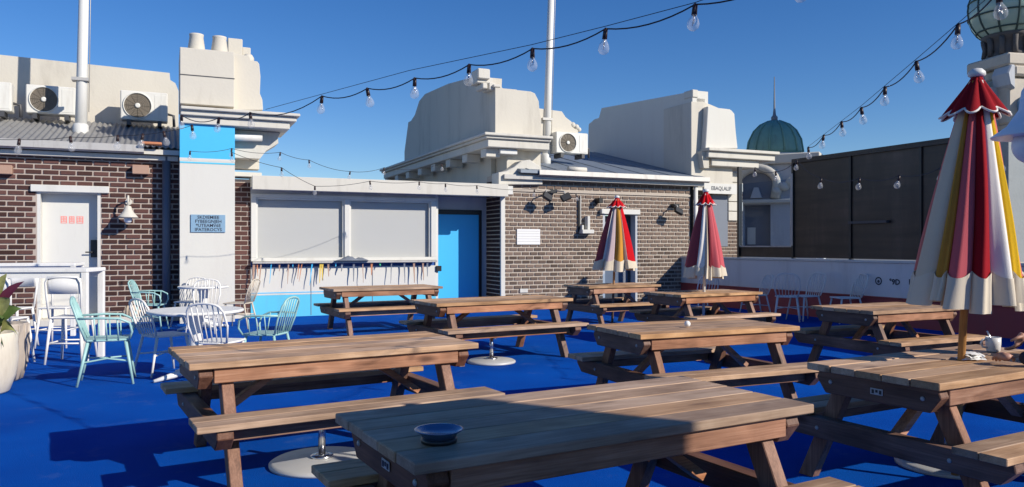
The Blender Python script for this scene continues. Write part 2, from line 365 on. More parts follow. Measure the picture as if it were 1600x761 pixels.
# ------------------------------------------------------------------ the facade frame: s along the terrace buildings, d away from the terrace
TH = radians(24.2); PC, PS = cos(TH), sin(TH); P0 = Vector((-5.24, 15.4))
def F(s, d, z=0): return Vector((P0.x + s * PC - d * PS, P0.y + s * PS + d * PC, z))
def S(px, d=0):
    k = (px - 800) / FOC
    return (k * (P0.y + d * PC) - P0.x + d * PS) / (PC - k * PS)
def ZD(s, d): return P0.y + s * PS + d * PC
def H(px, py, d=0): return EYE + (HOR - py) * ZD(S(px, d), d) / FOC
def D(px, s):
    k = (px - 800) / FOC
    return (P0.x + s * PC - k * (P0.y + s * PS)) / (PS + k * PC)
def HD(px, py, s): return EYE + (HOR - py) * ZD(s, D(px, s)) / FOC
def DZ(s, pts): return [(D(a, s), HD(a, b, s)) for a, b in pts]
def SZ(d, pts): return [(S(a, d), H(a, b, d)) for a, b in pts]
def fthing(name, label, cat, s, d, z=0, group=None): return thing(name, label, cat, F(s, d, z), TH, group, org=(s, d, z))
def pt(px, py, Y): return Vector(((px - 800) / FOC * Y, Y, EYE + (HOR - py) / FOC * Y))
def gp(px, py, z=0):
    Y = FOC * (EYE - z) / (py - HOR); return Vector(((px - 800) / FOC * Y, Y, z))

# ------------------------------------------------------------------ ground and terrace floor
build('ground', Geo().add([(-900, -900, -7), (900, -900, -7), (900, 900, -7), (-900, 900, -7)], [(0, 1, 2, 3)]), M['ground'], kind='structure')
fl = Geo(); c4 = [F(-14, 3.2), F(-14, -26), F(10.55, -26), F(10.55, 3.2)]
fl.add([(p.x, p.y, 0) for p in c4], [(0, 1, 2, 3)])
build('terrace_floor', fl, M['turf'], kind='structure')

# ------------------------------------------------------------------ brick courses
BR_L, BR_H, BR_D = .225, .07, .03
BRICK_ME = {}
def bricks(parent, s0, s1, z0, z1, d, holes, mat, course=.095, pitch=.25, key='b', limit=300, inset=.011):
    """stretcher courses standing proud of the mortar; whole bricks share one mesh; past the limit the rest is joined"""
    rest = Geo(); cnt = 0; row = 0
    hh = course - 2 * inset; ll = pitch - 2 * inset
    z = z0
    while z < z1 - .03:
        a = s0 - (row % 2) * pitch / 2 - random.uniform(0, .02)
        zt = min(z + course - inset, z1)
        while a < s1:
            segs = [(max(a + inset, s0), min(a + pitch - inset, s1))]
            for h0, h1, k0, k1 in holes:
                if zt > k0 and z + inset < k1:
                    ns = []
                    for p, q in segs:
                        if q <= h0 or p >= h1: ns.append((p, q))
                        else:
                            if p < h0: ns.append((p, h0))
                            if q > h1: ns.append((h1, q))
                    segs = ns
            for p, q in segs:
                if q - p < .025: continue
                jd = random.uniform(-.004, .003)
                if cnt < limit:
                    w = round(q - p, 2); hq = round(zt - z - inset, 3); kk = (key, w, hq)
                    if kk not in BRICK_ME:
                        g = Geo().box(-w / 2, w / 2, -.014, .012, -hq / 2, hq / 2)
                        BRICK_ME[kk] = mesh_of(g, 'brick', None, .003, mat)
                    o = inst('brick', BRICK_ME[kk], parent, Vector(((p + q) / 2, d + jd, (z + inset + zt) / 2)) - ORG[parent.name])
                    cnt += 1
                else:
                    rest.box(p, q, d - .014 + jd, d + .012, z + inset, zt)
            a += pitch
        z += course; row += 1
    if rest.f: build('brick_courses', rest, mat, parent, kind='stuff')
    return cnt

# ================================================================== LEFT BRICK WING
sL0, sL1 = S(-170), S(281)
lw_ = fthing('brick_building', 'dark red brick wing with white door and corrugated roof at left', 'building', sL0, 0)
dr0, dr1 = S(58), S(157); drt = H(105, 300)
STEP = .12
wall = build('wall', Geo().box(sL0, dr0, 0, .3, -.5, 3.2).box(dr1, sL1, 0, .3, -.5, 3.2).box(dr0, dr1, 0, .3, drt, 3.2), M['mortar1'], lw_)
bricks(wall, S(-30), sL1 - .02, .12, 3.06, -.002, [(dr0 - .02, dr1 + .02, -1, drt + .02)], M['brick1'], .097, .27, 'L', 300, .014)
build('wall_plinth', Geo().box(S(-60), dr0, -.03, .0, 0, .11), M['creamtrim'], lw_, .006)
build('wall_plinth', Geo().box(dr1, sL1 - .02, -.03, 0, 0, .11), M['creamtrim'], lw_, .006)
# the rest of the courses out to the left
rr = Geo()
build('lintel', Geo().box(S(48), S(171), -.07, .06, H(110, 301), H(110, 290)), M['white'], lw_, .01)
db = build('door', Geo().box(dr0 + .05, dr1 - .05, .20, .25, STEP, drt - .03), M['white'], lw_, .005)
build('lock_plate', Geo().box(S(142, .2), S(153, .2), .16, .20, H(148, 402, .2), H(148, 375, .2)), M['black'], db, .004)
build('handle', Geo().tube([(S(147, .2), .17, H(147, 394, .2)), (S(147, .2), .12, H(147, 394, .2)), (S(134, .2), .12, H(134, 394, .2))], .012, 8), M['black'], db)
# pink block lettering on the door, three square groups of strokes
tx = Geo(); zz = H(110, 344, .2); s0 = S(95, .2)
for gi, wd in enumerate((.115, .10, .13)):
    for r in range(5): tx.box(s0, s0 + wd * .86, .1965, .199, zz + .06 - r * .03, zz + .072 - r * .03)
    for q in range(3): tx.box(s0 + q * wd * .37, s0 + q * wd * .37 + .014, .196, .1985, zz - .06 + (.03 if q == 1 else 0), zz + .07)
    s0 += wd + .02
build('lettering', tx, M['pink_ink'], db)
build('door_jamb', Geo().box(dr0, dr0 + .05, .0, .26, 0, drt).box(dr1 - .05, dr1, .0, .26, 0, drt).box(dr0 + .05, dr1 - .05, .0, .26, drt - .03, drt - .001), M['white'], lw_)
build('step', Geo().box(dr0 + .052, dr1 - .052, -.25, .26, 0, STEP - .003), M['creamtrim'], lw_, .01)
# eave: fascia boards, gutter, corrugated roof
build('fascia', Geo().box(sL0, sL1 - .03, -.14, -.03, 3.07, 3.16), M['creamtrim'], lw_, .006)
g = Geo(); prof = [(-.30, 3.33), (-.31, 3.20), (-.24, 3.17), (-.15, 3.19), (-.145, 3.20), (-.235, 3.185), (-.295, 3.215), (-.285, 3.33)]
g.prism(prof, lambda a, b, t: (t, a, b), sL0, S(225, -.25)); build('gutter', g, M['gutter'], lw_)
g = Geo(); n = 260; z0_, z1_ = 3.30, 4.12; ra, rb = sL0, S(281, 1.2)
vs = []
for i in range(n + 1):
    s_ = ra + (rb - ra) * i / n; w = .018 * sin(i * 2 * pi / 6)
    for j in range(4):
        q = j / 3; vs.append((s_, -.26 + 2.9 * q, z0_ + (z1_ - z0_) * q + w))
g.add(vs, [(i * 4 + j, (i + 1) * 4 + j, (i + 1) * 4 + j + 1, i * 4 + j + 1) for i in range(n) for j in range(3)], True)
build('roof', g, M['roofmetal'], lw_)
build('roof_underside', Geo().hexa([(ra, -.25, 3.17), (rb, -.25, 3.17), (rb, 2.6, 4.0), (ra, 2.6, 4.0), (ra, -.25, 3.26), (rb, -.25, 3.26), (rb, 2.6, 4.07), (ra, 2.6, 4.07)]), M['creamtrim'], lw_)
for px in (8, 220):
    build('eave_box', Geo().box(S(px - 13), S(px + 13), -.16, -.004, H(px, 273), H(px, 259)), M['tan'], lw_, .008)
build('downpipe', Geo().tube([(S(260), -.07, .05), (S(260), -.07, 3.15)], .075, 12), M['pipe'], lw_)

t = fthing('roof_tile', 'single orange terracotta tile lying on the left gutter', 'tile', S(236, -.3), -.28, 3.34)
build('tile_body', Geo().box(S(220, -.3), S(253, -.3), -.42, -.2, 3.335, 3.385), M['terracotta'], t, .012)
t.children[0].data.name = 'tile'

# parapet behind the left roof
t = fthing('parapet_wall', 'long cream parapet wall behind the left corrugated roof', 'wall', S(0, 2.8), 2.8, 3.9)
pp = [(S(-220, 2.8), 3.4), (S(279, 2.8), 3.4), (S(279, 2.8), H(279, 142, 2.8)), (S(274, 2.8), H(274, 130, 2.8)), (S(266, 2.8), H(266, 125, 2.8)), (S(265, 2.8), H(265, 114, 2.8)), (S(-220, 2.8), H(0, 90, 2.8) + .12)]
build('parapet', Geo().prism(pp, lambda a, b, q: (a, q, b), 2.8, 3.3), M['cream'], t)

def ac_unit(label, px0, px1, py0, py1, d, fan=.36):
    s0, s1 = S(px0, d), S(px1, d); zb, zt = H((px0 + px1) / 2, py1, d), H((px0 + px1) / 2, py0, d)
    t = fthing('air_conditioner', label, 'air conditioner', (s0 + s1) / 2, d, zb, 'air conditioner units on the roofs')
    build('casing', Geo().box(s0, s1, d, d + .34, zb + .05, zt), M['acwhite'], t, .018)
    cx, cz = s0 + (s1 - s0) * fan, (zb + zt + .05) / 2; r = (zt - zb) * .40
    Mx = Matrix.Rotation(pi / 2, 3, 'X')
    build('fan_recess', Geo().lathe([(r * 1.06, 0), (r * 1.06, .02), (r * .98, .03), (r * .98, .0)], 32, (cx, d + .001, cz), Mx, True, False), M['acwhite'], t)
    g = Geo().lathe([(r * .96, 0), (r * .96, .006)], 32, (cx, d, cz), Mx)
    build('fan', g, M['fanbrown'], t)
    g = Geo()
    for k in range(1, 8): 
        q = r * .96 * k / 7.4
        g.tube([(cx + q * cos(a), d - .014, cz + q * sin(a)) for a in [2 * pi * i / 24 for i in range(25)]], .0028, 4, False)
    for k in range(12): g.tube([(cx, d - .016, cz), (cx + r * .95 * cos(k * pi / 6), d - .016, cz + r * .95 * sin(k * pi / 6))], .003, 4)
    build('fan_grille', g, M['acdark'], t)
    build('fan_hub', Geo().lathe([(r * .2, 0), (r * .2, .012), (r * .12, .02)], 20, (cx, d - .014, cz), Mx), M['acwhite'], t)
    for q in (s0 + .12, s1 - .2): build('foot', Geo().box(q, q + .08, d - .03, d + .36, zb - .06, zb + .05), M['darkgrey'], t)
    build('vent_panel', Geo().box(s0 + (s1 - s0) * .72, s1 - .03, d - .006, d + .004, zb + .1, zt - .06), M['acwhite'], t, .003)
    build('pipe', Geo().tube([(s1 - .02, d + .2, zb + .25), (s1 + .12, d + .2, zb + .22), (s1 + .13, d + .2, zb - .02)], .03, 8), M['darkgrey'], t)
    return t
ac_unit('air conditioner just left of the thick white flagpole', 40, 118, 134, 182, 2.0)
ac_unit('air conditioner between the left flagpole and the chimney column', 188, 262, 143, 192, 2.1)
ac_unit('air conditioner cut off at the left edge of the photo', -62, 18, 126, 176, 1.9)
ac_unit('air conditioner on the blue-grey roof beside the right flagpole', 869, 919, 207, 243, 1.0)

def flagpole(label, pts, d, r0, r1):
    (bx, by), (tx_, ty) = pts
    b = (S(bx, d), H(bx, by, d)); zt = H(tx_, ty, d)
    # extend above the frame
    k = 1.6; top = (b[0] + (S(tx_, d) - b[0]) * k, b[1] + (zt - b[1]) * k)
    t = fthing('flagpole', label, 'flagpole', b[0], d, b[1], 'white flagpoles')
    build('pole', Geo().tube([(b[0], d, b[1] - .3), (b[0] * .7 + top[0] * .3, d, b[1] * .7 + top[1] * .3), (top[0], d, top[1])], [r0, r0 * .85, r1], 14), M['polewhite'], t)
    build('pole_base', Geo().lathe([(r0 * 1.25, b[1] - .32), (r0 * 1.25, b[1] + .12), (r0 * 1.02, b[1] + .16)], 14, (b[0], d, 0)), M['polewhite'], t)
    build('halyard', Geo().tube([(b[0] + r0 + .03, d - .03, b[1] + .4), (top[0] + r1 + .02, d - .03, top[1])], .008, 5), M['gutter'], t)
    build('bracket', Geo().box(b[0] - r0 * 1.3, b[0] + r0 * 1.3, d - r0 * 1.1, d + r0 * 1.1, b[1] + 1.0, b[1] + 1.06), M['gutter'], t)
    return t
flagpole('thick white pole rising from the left corrugated roof', ((126, 206), (131, 0)), 1.2, .115, .085)
flagpole('thin white pole between the cream parapets', ((853, 250), (861, 0)), 1.3, .105, .075)

# ================================================================== CHIMNEY COLUMN
dC = -.62
c0, c1 = S(281, dC), S(367, dC)
col = fthing('chimney_column', 'tall white and blue chimney column with two pots and a cornice', 'chimney', c0, dC)
yW, yB, yT = H(324, 252, dC), H(324, 194, dC), H(324, 170, dC)
build('shaft', Geo().box(c0, c1, dC, .3, 0, yW), M['whitewall'], col)
build('blue_band', Geo().box(c0, c1, dC, .3, yW + .05, yB), M['blue'], col)
build('stripe', Geo().box(c0 - .004, c1 + .004, dC - .004, .3, yW, yW + .05), M['white'], col)
build('stripe', Geo().box(c0 + .002, c1 - .002, dC - .006, dC + .01, yW - .05, yW - .02), M['teal'], col)
cR = S(468, dC - .1)
zc = lambda y: H(324, y, dC - .1)
build('cornice', Geo().box(c0 + .01, cR - .18, dC - .06, .6, zc(194), zc(182)).box(c0 + .01, cR - .06, dC - .13, .62, zc(182) + .002, zc(174)).box(c0 + .01, cR, dC - .2, .64, zc(174) + .002, zc(169)), M['creamtrim'], col, .012)
build('cornice_bracket', Geo().prism([(c1 + .02, zc(240)), (c1 + .5, zc(240)), (c1 + .62, zc(226)), (c1 + .85, zc(213)), (cR - .35, zc(203)), (cR - .3, zc(195)), (c1 + .02, zc(195))], lambda a, b, q: (a, q, b), -.25, .4), M['creamtrim'], col)
build('side_wall', Geo().box(c1 + .0, S(406, 0), .1, .45, 3.0, zc(205)), M['cream'], col)
build('ledge', Geo().box(c1 + .002, S(408, 0), -.12, .4, H(390, 277, 0), H(390, 270, 0)), M['creamtrim'], col, .01)
zB = H(324, 77, dC)
build('chimney_block', Geo().box(c0, c1 - .01, dC + .02, .75, yT + .07, zB), M['cream'], col, .01)
build('groove', Geo().box(c0 - .003, c1 - .004, dC + .014, dC + .03, H(324, 120, dC), H(324, 118.5, dC)), M['darkgrey'], col)
g = Geo(); dd = -.35
poly = SZ(dd, [(364, 172), (411, 172), (410, 156), (406, 146), (407, 120), (405, 100), (402, 96), (392, 94), (390, 88), (364, 83)])
build('curved_shoulder', g.prism(poly, lambda a, b, q: (a, q, b), dd, .7), M['cream'], col, .008)
for px, w, y0, y1 in ((307, 13, 54, 81), (343, 13, 58, 84)):
    r = w * 14.3 / FOC; zb, zt = H(px, y1, dC + .3), H(px, y0, dC + .3)
    build('chimney_pot', Geo().lathe([(r * 1.02, zb - .05), (r, zb + .05), (r * .80, zt - .05), (r * .84, zt - .03), (r * .84, zt), (r * .66, zt), (r * .6, zt - .2)], 24, (S(px, dC + .3), dC + .3, 0)), M['cream'], col)
d6 = .1
build('vent_block', Geo().box(S(356, d6), S(379, d6), d6, d6 + .4, zB - .1, H(367, 60, d6)).box(S(379, d6) + .002, S(392, d6), d6 + .05, d6 + .4, zB - .1, H(385, 73, d6)), M['cream'], col, .012)
build('chimney_pot', Geo().lathe([(.11, zB - .1), (.11, zB + .03), (.08, zB + .08), (.06, zB + .1)], 16, (S(388, -.1), -.1, 0)), M['cream'], col)
build('conduit', Geo().tube([(S(340, -.7), -.42, zc(210)), (S(412, -.7), -.42, zc(207))], .075, 12), M['polewhite'], col)
plq = fthing('wall_plaque', 'blue-grey plaque with dark lettering on the white column', 'sign', S(325, dC), dC - .02, H(325, 349, dC))
build('board', Geo().box(S(298, dC), S(352, dC), dC - .025, dC - .002, H(325, 363, dC), H(325, 335.5, dC)), M['plaque'], plq, .003)
for i, row in enumerate(('SKDIEMIEE', 'FYBEEGNJEH', '*UTEAMV6E', 'IPATEROCYS')):
    text('lettering', row, .085, M['dark_ink'], plq, (S(325.5, dC), dC - .027, H(325, 339.8 + 6.4 * i, dC)), (pi / 2, 0, 0), .001, sx=.98, bold=.001)

# ================================================================== CENTRAL BAY
bay = fthing('servery_building', 'white servery with two blind-covered windows and blue painted base', 'building', S(392), 0)
b0, b1 = S(367), S(681)
zf0, zf1 = H(392, 296, -.35), H(392, 274, -.35)
bk = build('wall', Geo().box(b0, S(392), .03, .3, 0, 2.78), M['mortar1'], bay)
bricks(bk, b0 + .0, S(391), .1, 2.74, .03, [], M['brick1'], .097, .25, 'L', 60)
build('wall_plinth', Geo().box(b0, S(391), 0, .028, 0, .1), M['creamtrim'], bay)
w0, w1 = S(392), S(681); zs = H(392, 408.5); zw = H(392, 300)
build('roof_slab', Geo().box(S(391), S(792), -.34, 3.0, zf0 + .06, zf1 - .03), M['white'], bay)
build('fascia', Geo().box(S(391), S(793, -.35), -.40, -.342, zf0, zf1), M['creamtrim'], bay, .008)
build('header', Geo().box(w0, w1, .02, .2, zw - .03, zf0 + .058), M['bluegrey'], bay)
zl = H(392, 462); zk = H(392, 414)
lower = build('lower_wall', Geo().box(w0, w1, 0, .2, zl + .035, zs - .12), M['whitewall'], bay)
build('stripe', Geo().box(w0, w1, -.004, .19, zl, zl + .034), M['white'], lower)
build('stripe', Geo().box(w0, w1, -.006, .1, zl + .036, zl + .055), M['blue'], lower)
build('painted_base', Geo().box(w0, w1, -.002, .19, 0, zl - .002), M['teal'], bay)
for px in (486, 582): build('panel_joint', Geo().box(S(px) - .006, S(px) + .006, -.008, .0, .02, zs - .13), M['slate'], lower)
build('shelf_recess', Geo().box(w0, w1, .05, .19, zs - .118, zs - .002), M['navy'], bay)
fr = build('window_frame', Geo().box(w0, w1, -.04, .1, zs, zs + .07).box(w0, w1, -.04, .1, zw - .10, zw - .03).box(w0, w0 + .1, -.038, .1, zs + .07, zw - .10).box(w1 - .12, w1, -.038, .1, zs + .07, zw - .10).box(S(538), S(546), -.038, .1, zs + .07, zw - .10), M['white'], bay, .006)
for a, b_ in ((w0 + .1, S(538)), (S(546), w1 - .12)):
    build('blind', Geo().box(a + .03, b_ - .03, .085, .1, zs + .07, zw - .10), M['blind'], fr)
    build('pane', Geo().box(a, b_, .03, .038, zs + .07, zw - .10), M['pane'], fr)
    build('sash', Geo().box(a, a + .035, .0, .06, zs + .07, zw - .1).box(b_ - .035, b_, .0, .06, zs + .07, zw - .1).box(a + .035, b_ - .035, .0, .06, zw - .14, zw - .1), M['white'], fr)
build('counter_shelf', Geo().box(w0 + .02, w1 - .02, -.16, .0, zs - .045, zs - .003), M['gutter'], bay, .005)
# blue door in its recess, and the reveal round it
dD = .85
j0, j1 = S(660, dD), S(783)
build('door_wall', Geo().box(j0, S(678, dD), dD, dD + .2, 0, zf0 + .05).box(S(752, dD), j1, dD, dD + .2, 0, zf0 + .05).box(S(678, dD), S(752, dD), dD, dD + .2, H(715, 331, dD), zf0 + .05), M['bluegrey'], bay)
fd = build('door_frame', Geo().box(S(672, dD), S(752, dD), dD - .03, dD + .05, H(715, 335, dD), H(715, 328, dD)).box(S(748, dD), S(752, dD) - .002, dD - .03, dD + .05, 0, H(715, 335, dD)), M['black'], bay)
dr = build('door', Geo().box(S(672, dD), S(748, dD), dD + .0, dD + .06, .02, H(715, 335, dD) - .002), M['door_blue'], bay, .004)
build('recess_side', Geo().box(w1, w1 + .06, .02, dD, 0, zf0 + .055), M['white'], bay)
build('latch', Geo().box(w1 + .0, w1 + .12, -.04, .02, zs - .25, zs - .13), M['black'], bay, .004)
build('corner_post', Geo().box(S(782.5, -.05), S(789, -.05), -.06, -.004, 0, zf0 + .055), M['white'], bay, .006)
# coloured ribbons hanging from the counter shelf
rb_ = [(397, 'tan', 450), (402, 'terracotta', 432), (408, 'tan', 452), (424, 'blue', 443), (437, 'tan', 424), (451, 'tan', 444), (458, 'blue', 418), (467, 'terracotta', 436), (472, 'terracotta', 440), (488, 'blue', 446), (501, 'yellow', 442), (504, 'yellow', 438), (513, 'tan', 432), (525, 'blue', 417), (535, 'slate', 424), (553, 'slate', 440), (567, 'tan', 442), (581, 'terracotta', 430), (594, 'green', 416), (612, 'slate', 443), (632, 'slate', 442), (647, 'tan', 442), (661, 'tan', 438), (668, 'slate', 432)]
M['yellow'] = paint('yellow_ribbon', (.72, .50, .08), .7); M['green'] = paint('green_ribbon', (.05, .42, .2), .7)
for px, c, yb in rb_:
    zt_, zb_ = zs - .05, H(px, yb, -.12); s_ = S(px, -.12); w = random.uniform(.011, .026); lean = random.uniform(-.07, .02) * (zt_ - zb_) / .4
    g = Geo(); n_ = 5
    for i in range(n_):
        q0, q1 = i / n_, (i + 1) / n_
        f_ = lambda q: (s_ + lean * q, -.12 + .012 * sin(q * 6), zt_ + (zb_ - zt_) * q, w * (1 - .75 * q))
        a, b_ = f_(q0), f_(q1)
        g.hexa([(a[0] - a[3], a[1] - .003, a[2]), (a[0] + a[3], a[1] - .003, a[2]), (a[0] + a[3], a[1] + .003, a[2]), (a[0] - a[3], a[1] + .003, a[2]),
                (b_[0] - b_[3], b_[1] - .003, b_[2]), (b_[0] + b_[3], b_[1] - .003, b_[2]), (b_[0] + b_[3], b_[1] + .003, b_[2]), (b_[0] - b_[3], b_[1] + .003, b_[2])])
    build('ribbon', g, M[c], bay)
tl = fthing('folded_cloth', 'crumpled grey cloth lying on the servery shelf', 'cloth', S(545, -.1), -.1, zs - .04)
g = Geo(); vs = []
for i in range(11):
    for j in range(7):
        a, b_ = i / 10, j / 6
        e = sin(pi * a) * sin(pi * b_)
        vs.append((S(522, -.1) + a * .72, -.24 + b_ * .2, zs + .002 + e * .07 * (1 + .6 * sin(a * 14 + b_ * 5)) + .004))
g.add(vs, [(i * 7 + j, (i + 1) * 7 + j, (i + 1) * 7 + j + 1, i * 7 + j + 1) for i in range(10) for j in range(6)], True)
o = build('cloth', g, M['slate'], tl)

# ================================================================== RIGHT BRICK WING
q0, q1 = S(783), S(1083)
rw = fthing('brick_building', 'grey-brown brick wing with metal roof behind the two far umbrellas', 'building', q0, 0)
o0, o1, ot = S(942), S(996), H(968, 334)
wl = build('wall', Geo().box(q0, o0, 0, .85, 0, 3.1).box(o1, q1, 0, .85, 0, 3.1).box(o0, o1, 0, .85, ot, 3.1), M['mortar2'], rw)
bricks(wl, S(790, 0), q1 - .12, .05, 3.02, -.002, [(o0 - .01, o1 + .01, -1, ot + .01)], M['brick2'], .0975, .21, 'R', 300, .017)
# darker brick return wall beside the blue door
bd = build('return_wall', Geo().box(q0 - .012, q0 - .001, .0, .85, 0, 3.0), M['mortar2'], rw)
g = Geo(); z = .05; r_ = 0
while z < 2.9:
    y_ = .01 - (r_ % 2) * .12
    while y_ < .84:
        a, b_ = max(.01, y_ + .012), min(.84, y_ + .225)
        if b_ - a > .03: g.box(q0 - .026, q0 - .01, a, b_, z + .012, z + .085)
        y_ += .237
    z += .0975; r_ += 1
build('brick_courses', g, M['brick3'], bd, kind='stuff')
build('corner_strip', Geo().box(q1 - .1, q1 - .002, -.012, .002, 0, 3.05), M['black'], rw)
build('lintel', Geo().box(S(938), S(999), -.05, .05, H(968, 335), H(968, 327)), M['white'], rw, .008)
dg = build('door', Geo().box(o0 + .06, o1 - .06, .22, .27, .05, ot - .05), M['darkgrey'], rw)
build('door_pane', Geo().box(o0 + .16, o1 - .16, .205, .218, .35, ot - .2), M['slate'], dg)
build('door_jamb', Geo().box(o0, o0 + .06, .0, .28, 0, ot).box(o1 - .06, o1, .0, .28, 0, ot), M['bluegrey'], rw)
build('wall_board', Geo().box(q0 + .1, q1 - .1, -.03, -.016, H(900, 302), H(900, 302) + .05), M['mortar2'], rw)
build('fascia', Geo().box(q0, q1 + .2, -.2, -.1, 2.98, 3.08), M['gutter'], rw)
g = Geo(); g.prism([(-.34, 3.20), (-.35, 3.09), (-.28, 3.06), (-.2, 3.08), (-.2, 3.10), (-.27, 3.08), (-.33, 3.105), (-.32, 3.20)], lambda a, b, q: (q, a, b), S(842, -.3), S(1108, -.3)); build('gutter', g, M['gutter'], rw)
g = Geo(); ra, rb = S(800, .2), S(1104, -.2)
g.hexa([(ra, -.3, 3.12), (rb, -.3, 3.12), (rb, 5, 4.35), (ra, 5, 4.35), (ra, -.3, 3.19), (rb, -.3, 3.19), (rb, 5, 4.42), (ra, 5, 4.42)])
rf = build('roof', g, M['roofblue'], rw)
x = ra + .2; g = Geo()
while x < rb:
    g.hexa([(x, -.3, 3.19), (x + .03, -.3, 3.19), (x + .03, 5, 4.42), (x, 5, 4.42), (x, -.3, 3.205), (x + .03, -.3, 3.205), (x + .03, 5, 4.435), (x, 5, 4.435)]); x += .8
build('roof_seam', g, M['roofblue'], rf)
build('vent_pipe', Geo().tube([(S(886, -.2), -.25, 3.26), (S(914, -.2), -.25, 3.25)], .06, 12), M['creamtrim'], rw)
build('downpipe', Geo().tube([(S(1087, -.1), -.1, .0), (S(1087, -.1), -.1, 3.1)], .055, 12), M['polewhite'], rw)
build('wall_vent', Geo().box(S(812), S(824), -.03, -.01, H(818, 457), H(818, 451)), M['white'], rw)
# side wing beyond the downpipe, with window and lit quoins
sw = build('side_wall', Geo().box(q1, S(1160, .3), .3, .8, 0, 3.0), M['mortar2'], rw)
bricks(sw, q1 + .01, S(1160, .3) - .01, .05, 2.95, .3, [(S(1112, .3), S(1136, .3), H(1120, 385, .3), H(1120, 305, .3))], M['brick2'], .0975, .235, 'R', 60, .013)
build('window', Geo().box(S(1112, .3), S(1136, .3), .27, .305, H(1120, 385, .3), H(1120, 305, .3)), M['slate'], sw)
for k in range(5):
    zq = H(1145, 330, .3) + k * -.0 + (k - 1) * .26
    build('quoin', Geo().box(S(1136, .3), S(1136, .3) + (.5 if k % 2 else .36), .24, .35, zq, zq + .245), M['creamtrim'], rw, .012)

sg = fthing('name_board', 'white rounded board with dark capitals above the second far umbrella', 'sign', S(1126, .1), .1, H(1126, 295, .1))
za, zb = H(1126, 303, .1), H(1126, 287, .1); a0, a1 = S(1099, .1), S(1154, .1); mid, hf = (za + zb) / 2, (zb - za) / 2
poly = [(a0, za), (a1 - hf, za)] + [(a1 - hf + hf * sin(k * pi / 8), mid - hf * cos(k * pi / 8)) for k in range(1, 8)] + [(a1 - hf, zb), (a0, zb)]
build('board', Geo().prism(poly, lambda a, b, q: (a, q, b), .06, .12), M['white'], sg)
text('lettering', 'EBAQLALIF', .145, M['dark_ink'], sg, ((a0 + a1) / 2 - .03, .058, mid), (pi / 2, 0, 0), .001, sx=.93, bold=.002)

# wall fittings
ps = fthing('wall_notice', 'white sheet notice with ruled lines on grey brick wall', 'notice', S(825), -.03, H(825, 370))
build('sheet', Geo().box(S(807), S(843), -.034, -.018, H(825, 382), H(825, 358)), M['paper'], ps)
g = Geo()
for k in range(5): g.box(S(808), S(842), -.036, -.033, H(825, 361.5 + 4 * k), H(825, 361.5 + 4 * k) + .008)
build('ruled_lines', g, M['gutter'], ps)

def floodlight(label, px, py, heads):
    t = fthing('floodlight', label, 'floodlight', S(px), -.1, H(px, py), 'floodlights on the brick wall')
    s_, z_ = S(px), H(px, py)
    build('mount', Geo().box(s_ - .09, s_ + .09, -.14, -.012, z_ - .03, z_ + .05), M['black'], t, .006)
    for sg_, dx in heads:
        hx = s_ + dx; c = Vector((hx, -.36, z_ - .14))
        build('arm', Geo().tube([(s_ + dx * .3, -.12, z_ + .02), (hx, -.28, z_ + .0), (hx, -.34, z_ - .08)], .018, 6), M['gutter'], t)
        Mx = Matrix.Translation(c) @ Matrix.Rotation(sg_, 4, 'Y') @ Matrix.Rotation(-.5, 4, 'X')
        g = Geo().box(-.12, .12, -.04, .04, -.08, .08, Mx); build('lamp_head', g, M['black'], t, .008)
    return t
floodlight('twin black floodlight under the eave above the white notice', 861, 300, ((.5, -.28), (-.4, .2)))
floodlight('single dark floodlight near the downpipe at the wall end', 1052, 322, ((.4, -.1),))
t = fthing('wall_bracket', 'white wall box on a vertical dark conduit beside the far umbrella', 'bracket', S(908), -.05, H(908, 360))
build('conduit', Geo().box(S(902.5), S(905), -.05, -.014, H(904, 362), H(904, 311)), M['black'], t)
build('conduit', Geo().box(S(905.2), S(906.5), -.05, -.014, H(904, 350), H(904, 306)), M['gutter'], t)
build('box', Geo().box(S(904), S(922), -.2, -.014, H(912, 365), H(912, 359)).box(S(913), S(917), -.16, -.014, H(912, 359) + .001, H(912, 338)).box(S(905), S(908), -.14, -.014, H(912, 359) + .001, H(912, 352)), M['white'], t, .006)
t = fthing('wall_camera', 'small dark camera with white cover above the notice wall', 'camera', S(937), -.1, H(937, 330))
build('body', Geo().box(S(929), S(935), -.22, -.014, H(932, 318), H(932, 310)), M['black'], t, .006)
build('cover', Geo().box(S(936.5), S(941), -.12, -.014, H(938, 334), H(938, 327)), M['white'], t, .006)

# gooseneck wall lamp at left
t = fthing('wall_lamp', 'cream bell-shaped wall lamp right of the white door', 'lamp', S(200), -.3, H(200, 330))
s_, zt_ = S(200, -.32), H(200, 326, -.32); k = ZD(s_, -.32) / FOC
build('lamp_shade', Geo().lathe([(15 * k, zt_ - 14 * k), (13.5 * k, zt_ - 12 * k), (7 * k, zt_ - 4 * k), (5 * k, zt_ + 2 * k), (4.2 * k, zt_ + 4 * k), (0.01, zt_ + 5 * k)], 24, (s_, -.32, 0)), M['creamtrim'], t)
build('globe', Geo().ball((s_, -.32, zt_ - 17 * k), 6 * k, 16, 10), M['frost'], t)
build('arm', Geo().tube([(s_, -.32, zt_ + 4 * k), (s_, -.32, zt_ + 17 * k), (s_, -.27, zt_ + 20 * k), (s_, -.15, zt_ + 18 * k), (s_, -.01, zt_ + 12 * k)], .018, 8), M['creamtrim'], t)
build('wall_plate', Geo().lathe([(.06, 0), (.06, .02)], 16, (s_, -.012, zt_ + 12 * k), Matrix.Rotation(pi / 2, 3, 'X')), M['creamtrim'], t)

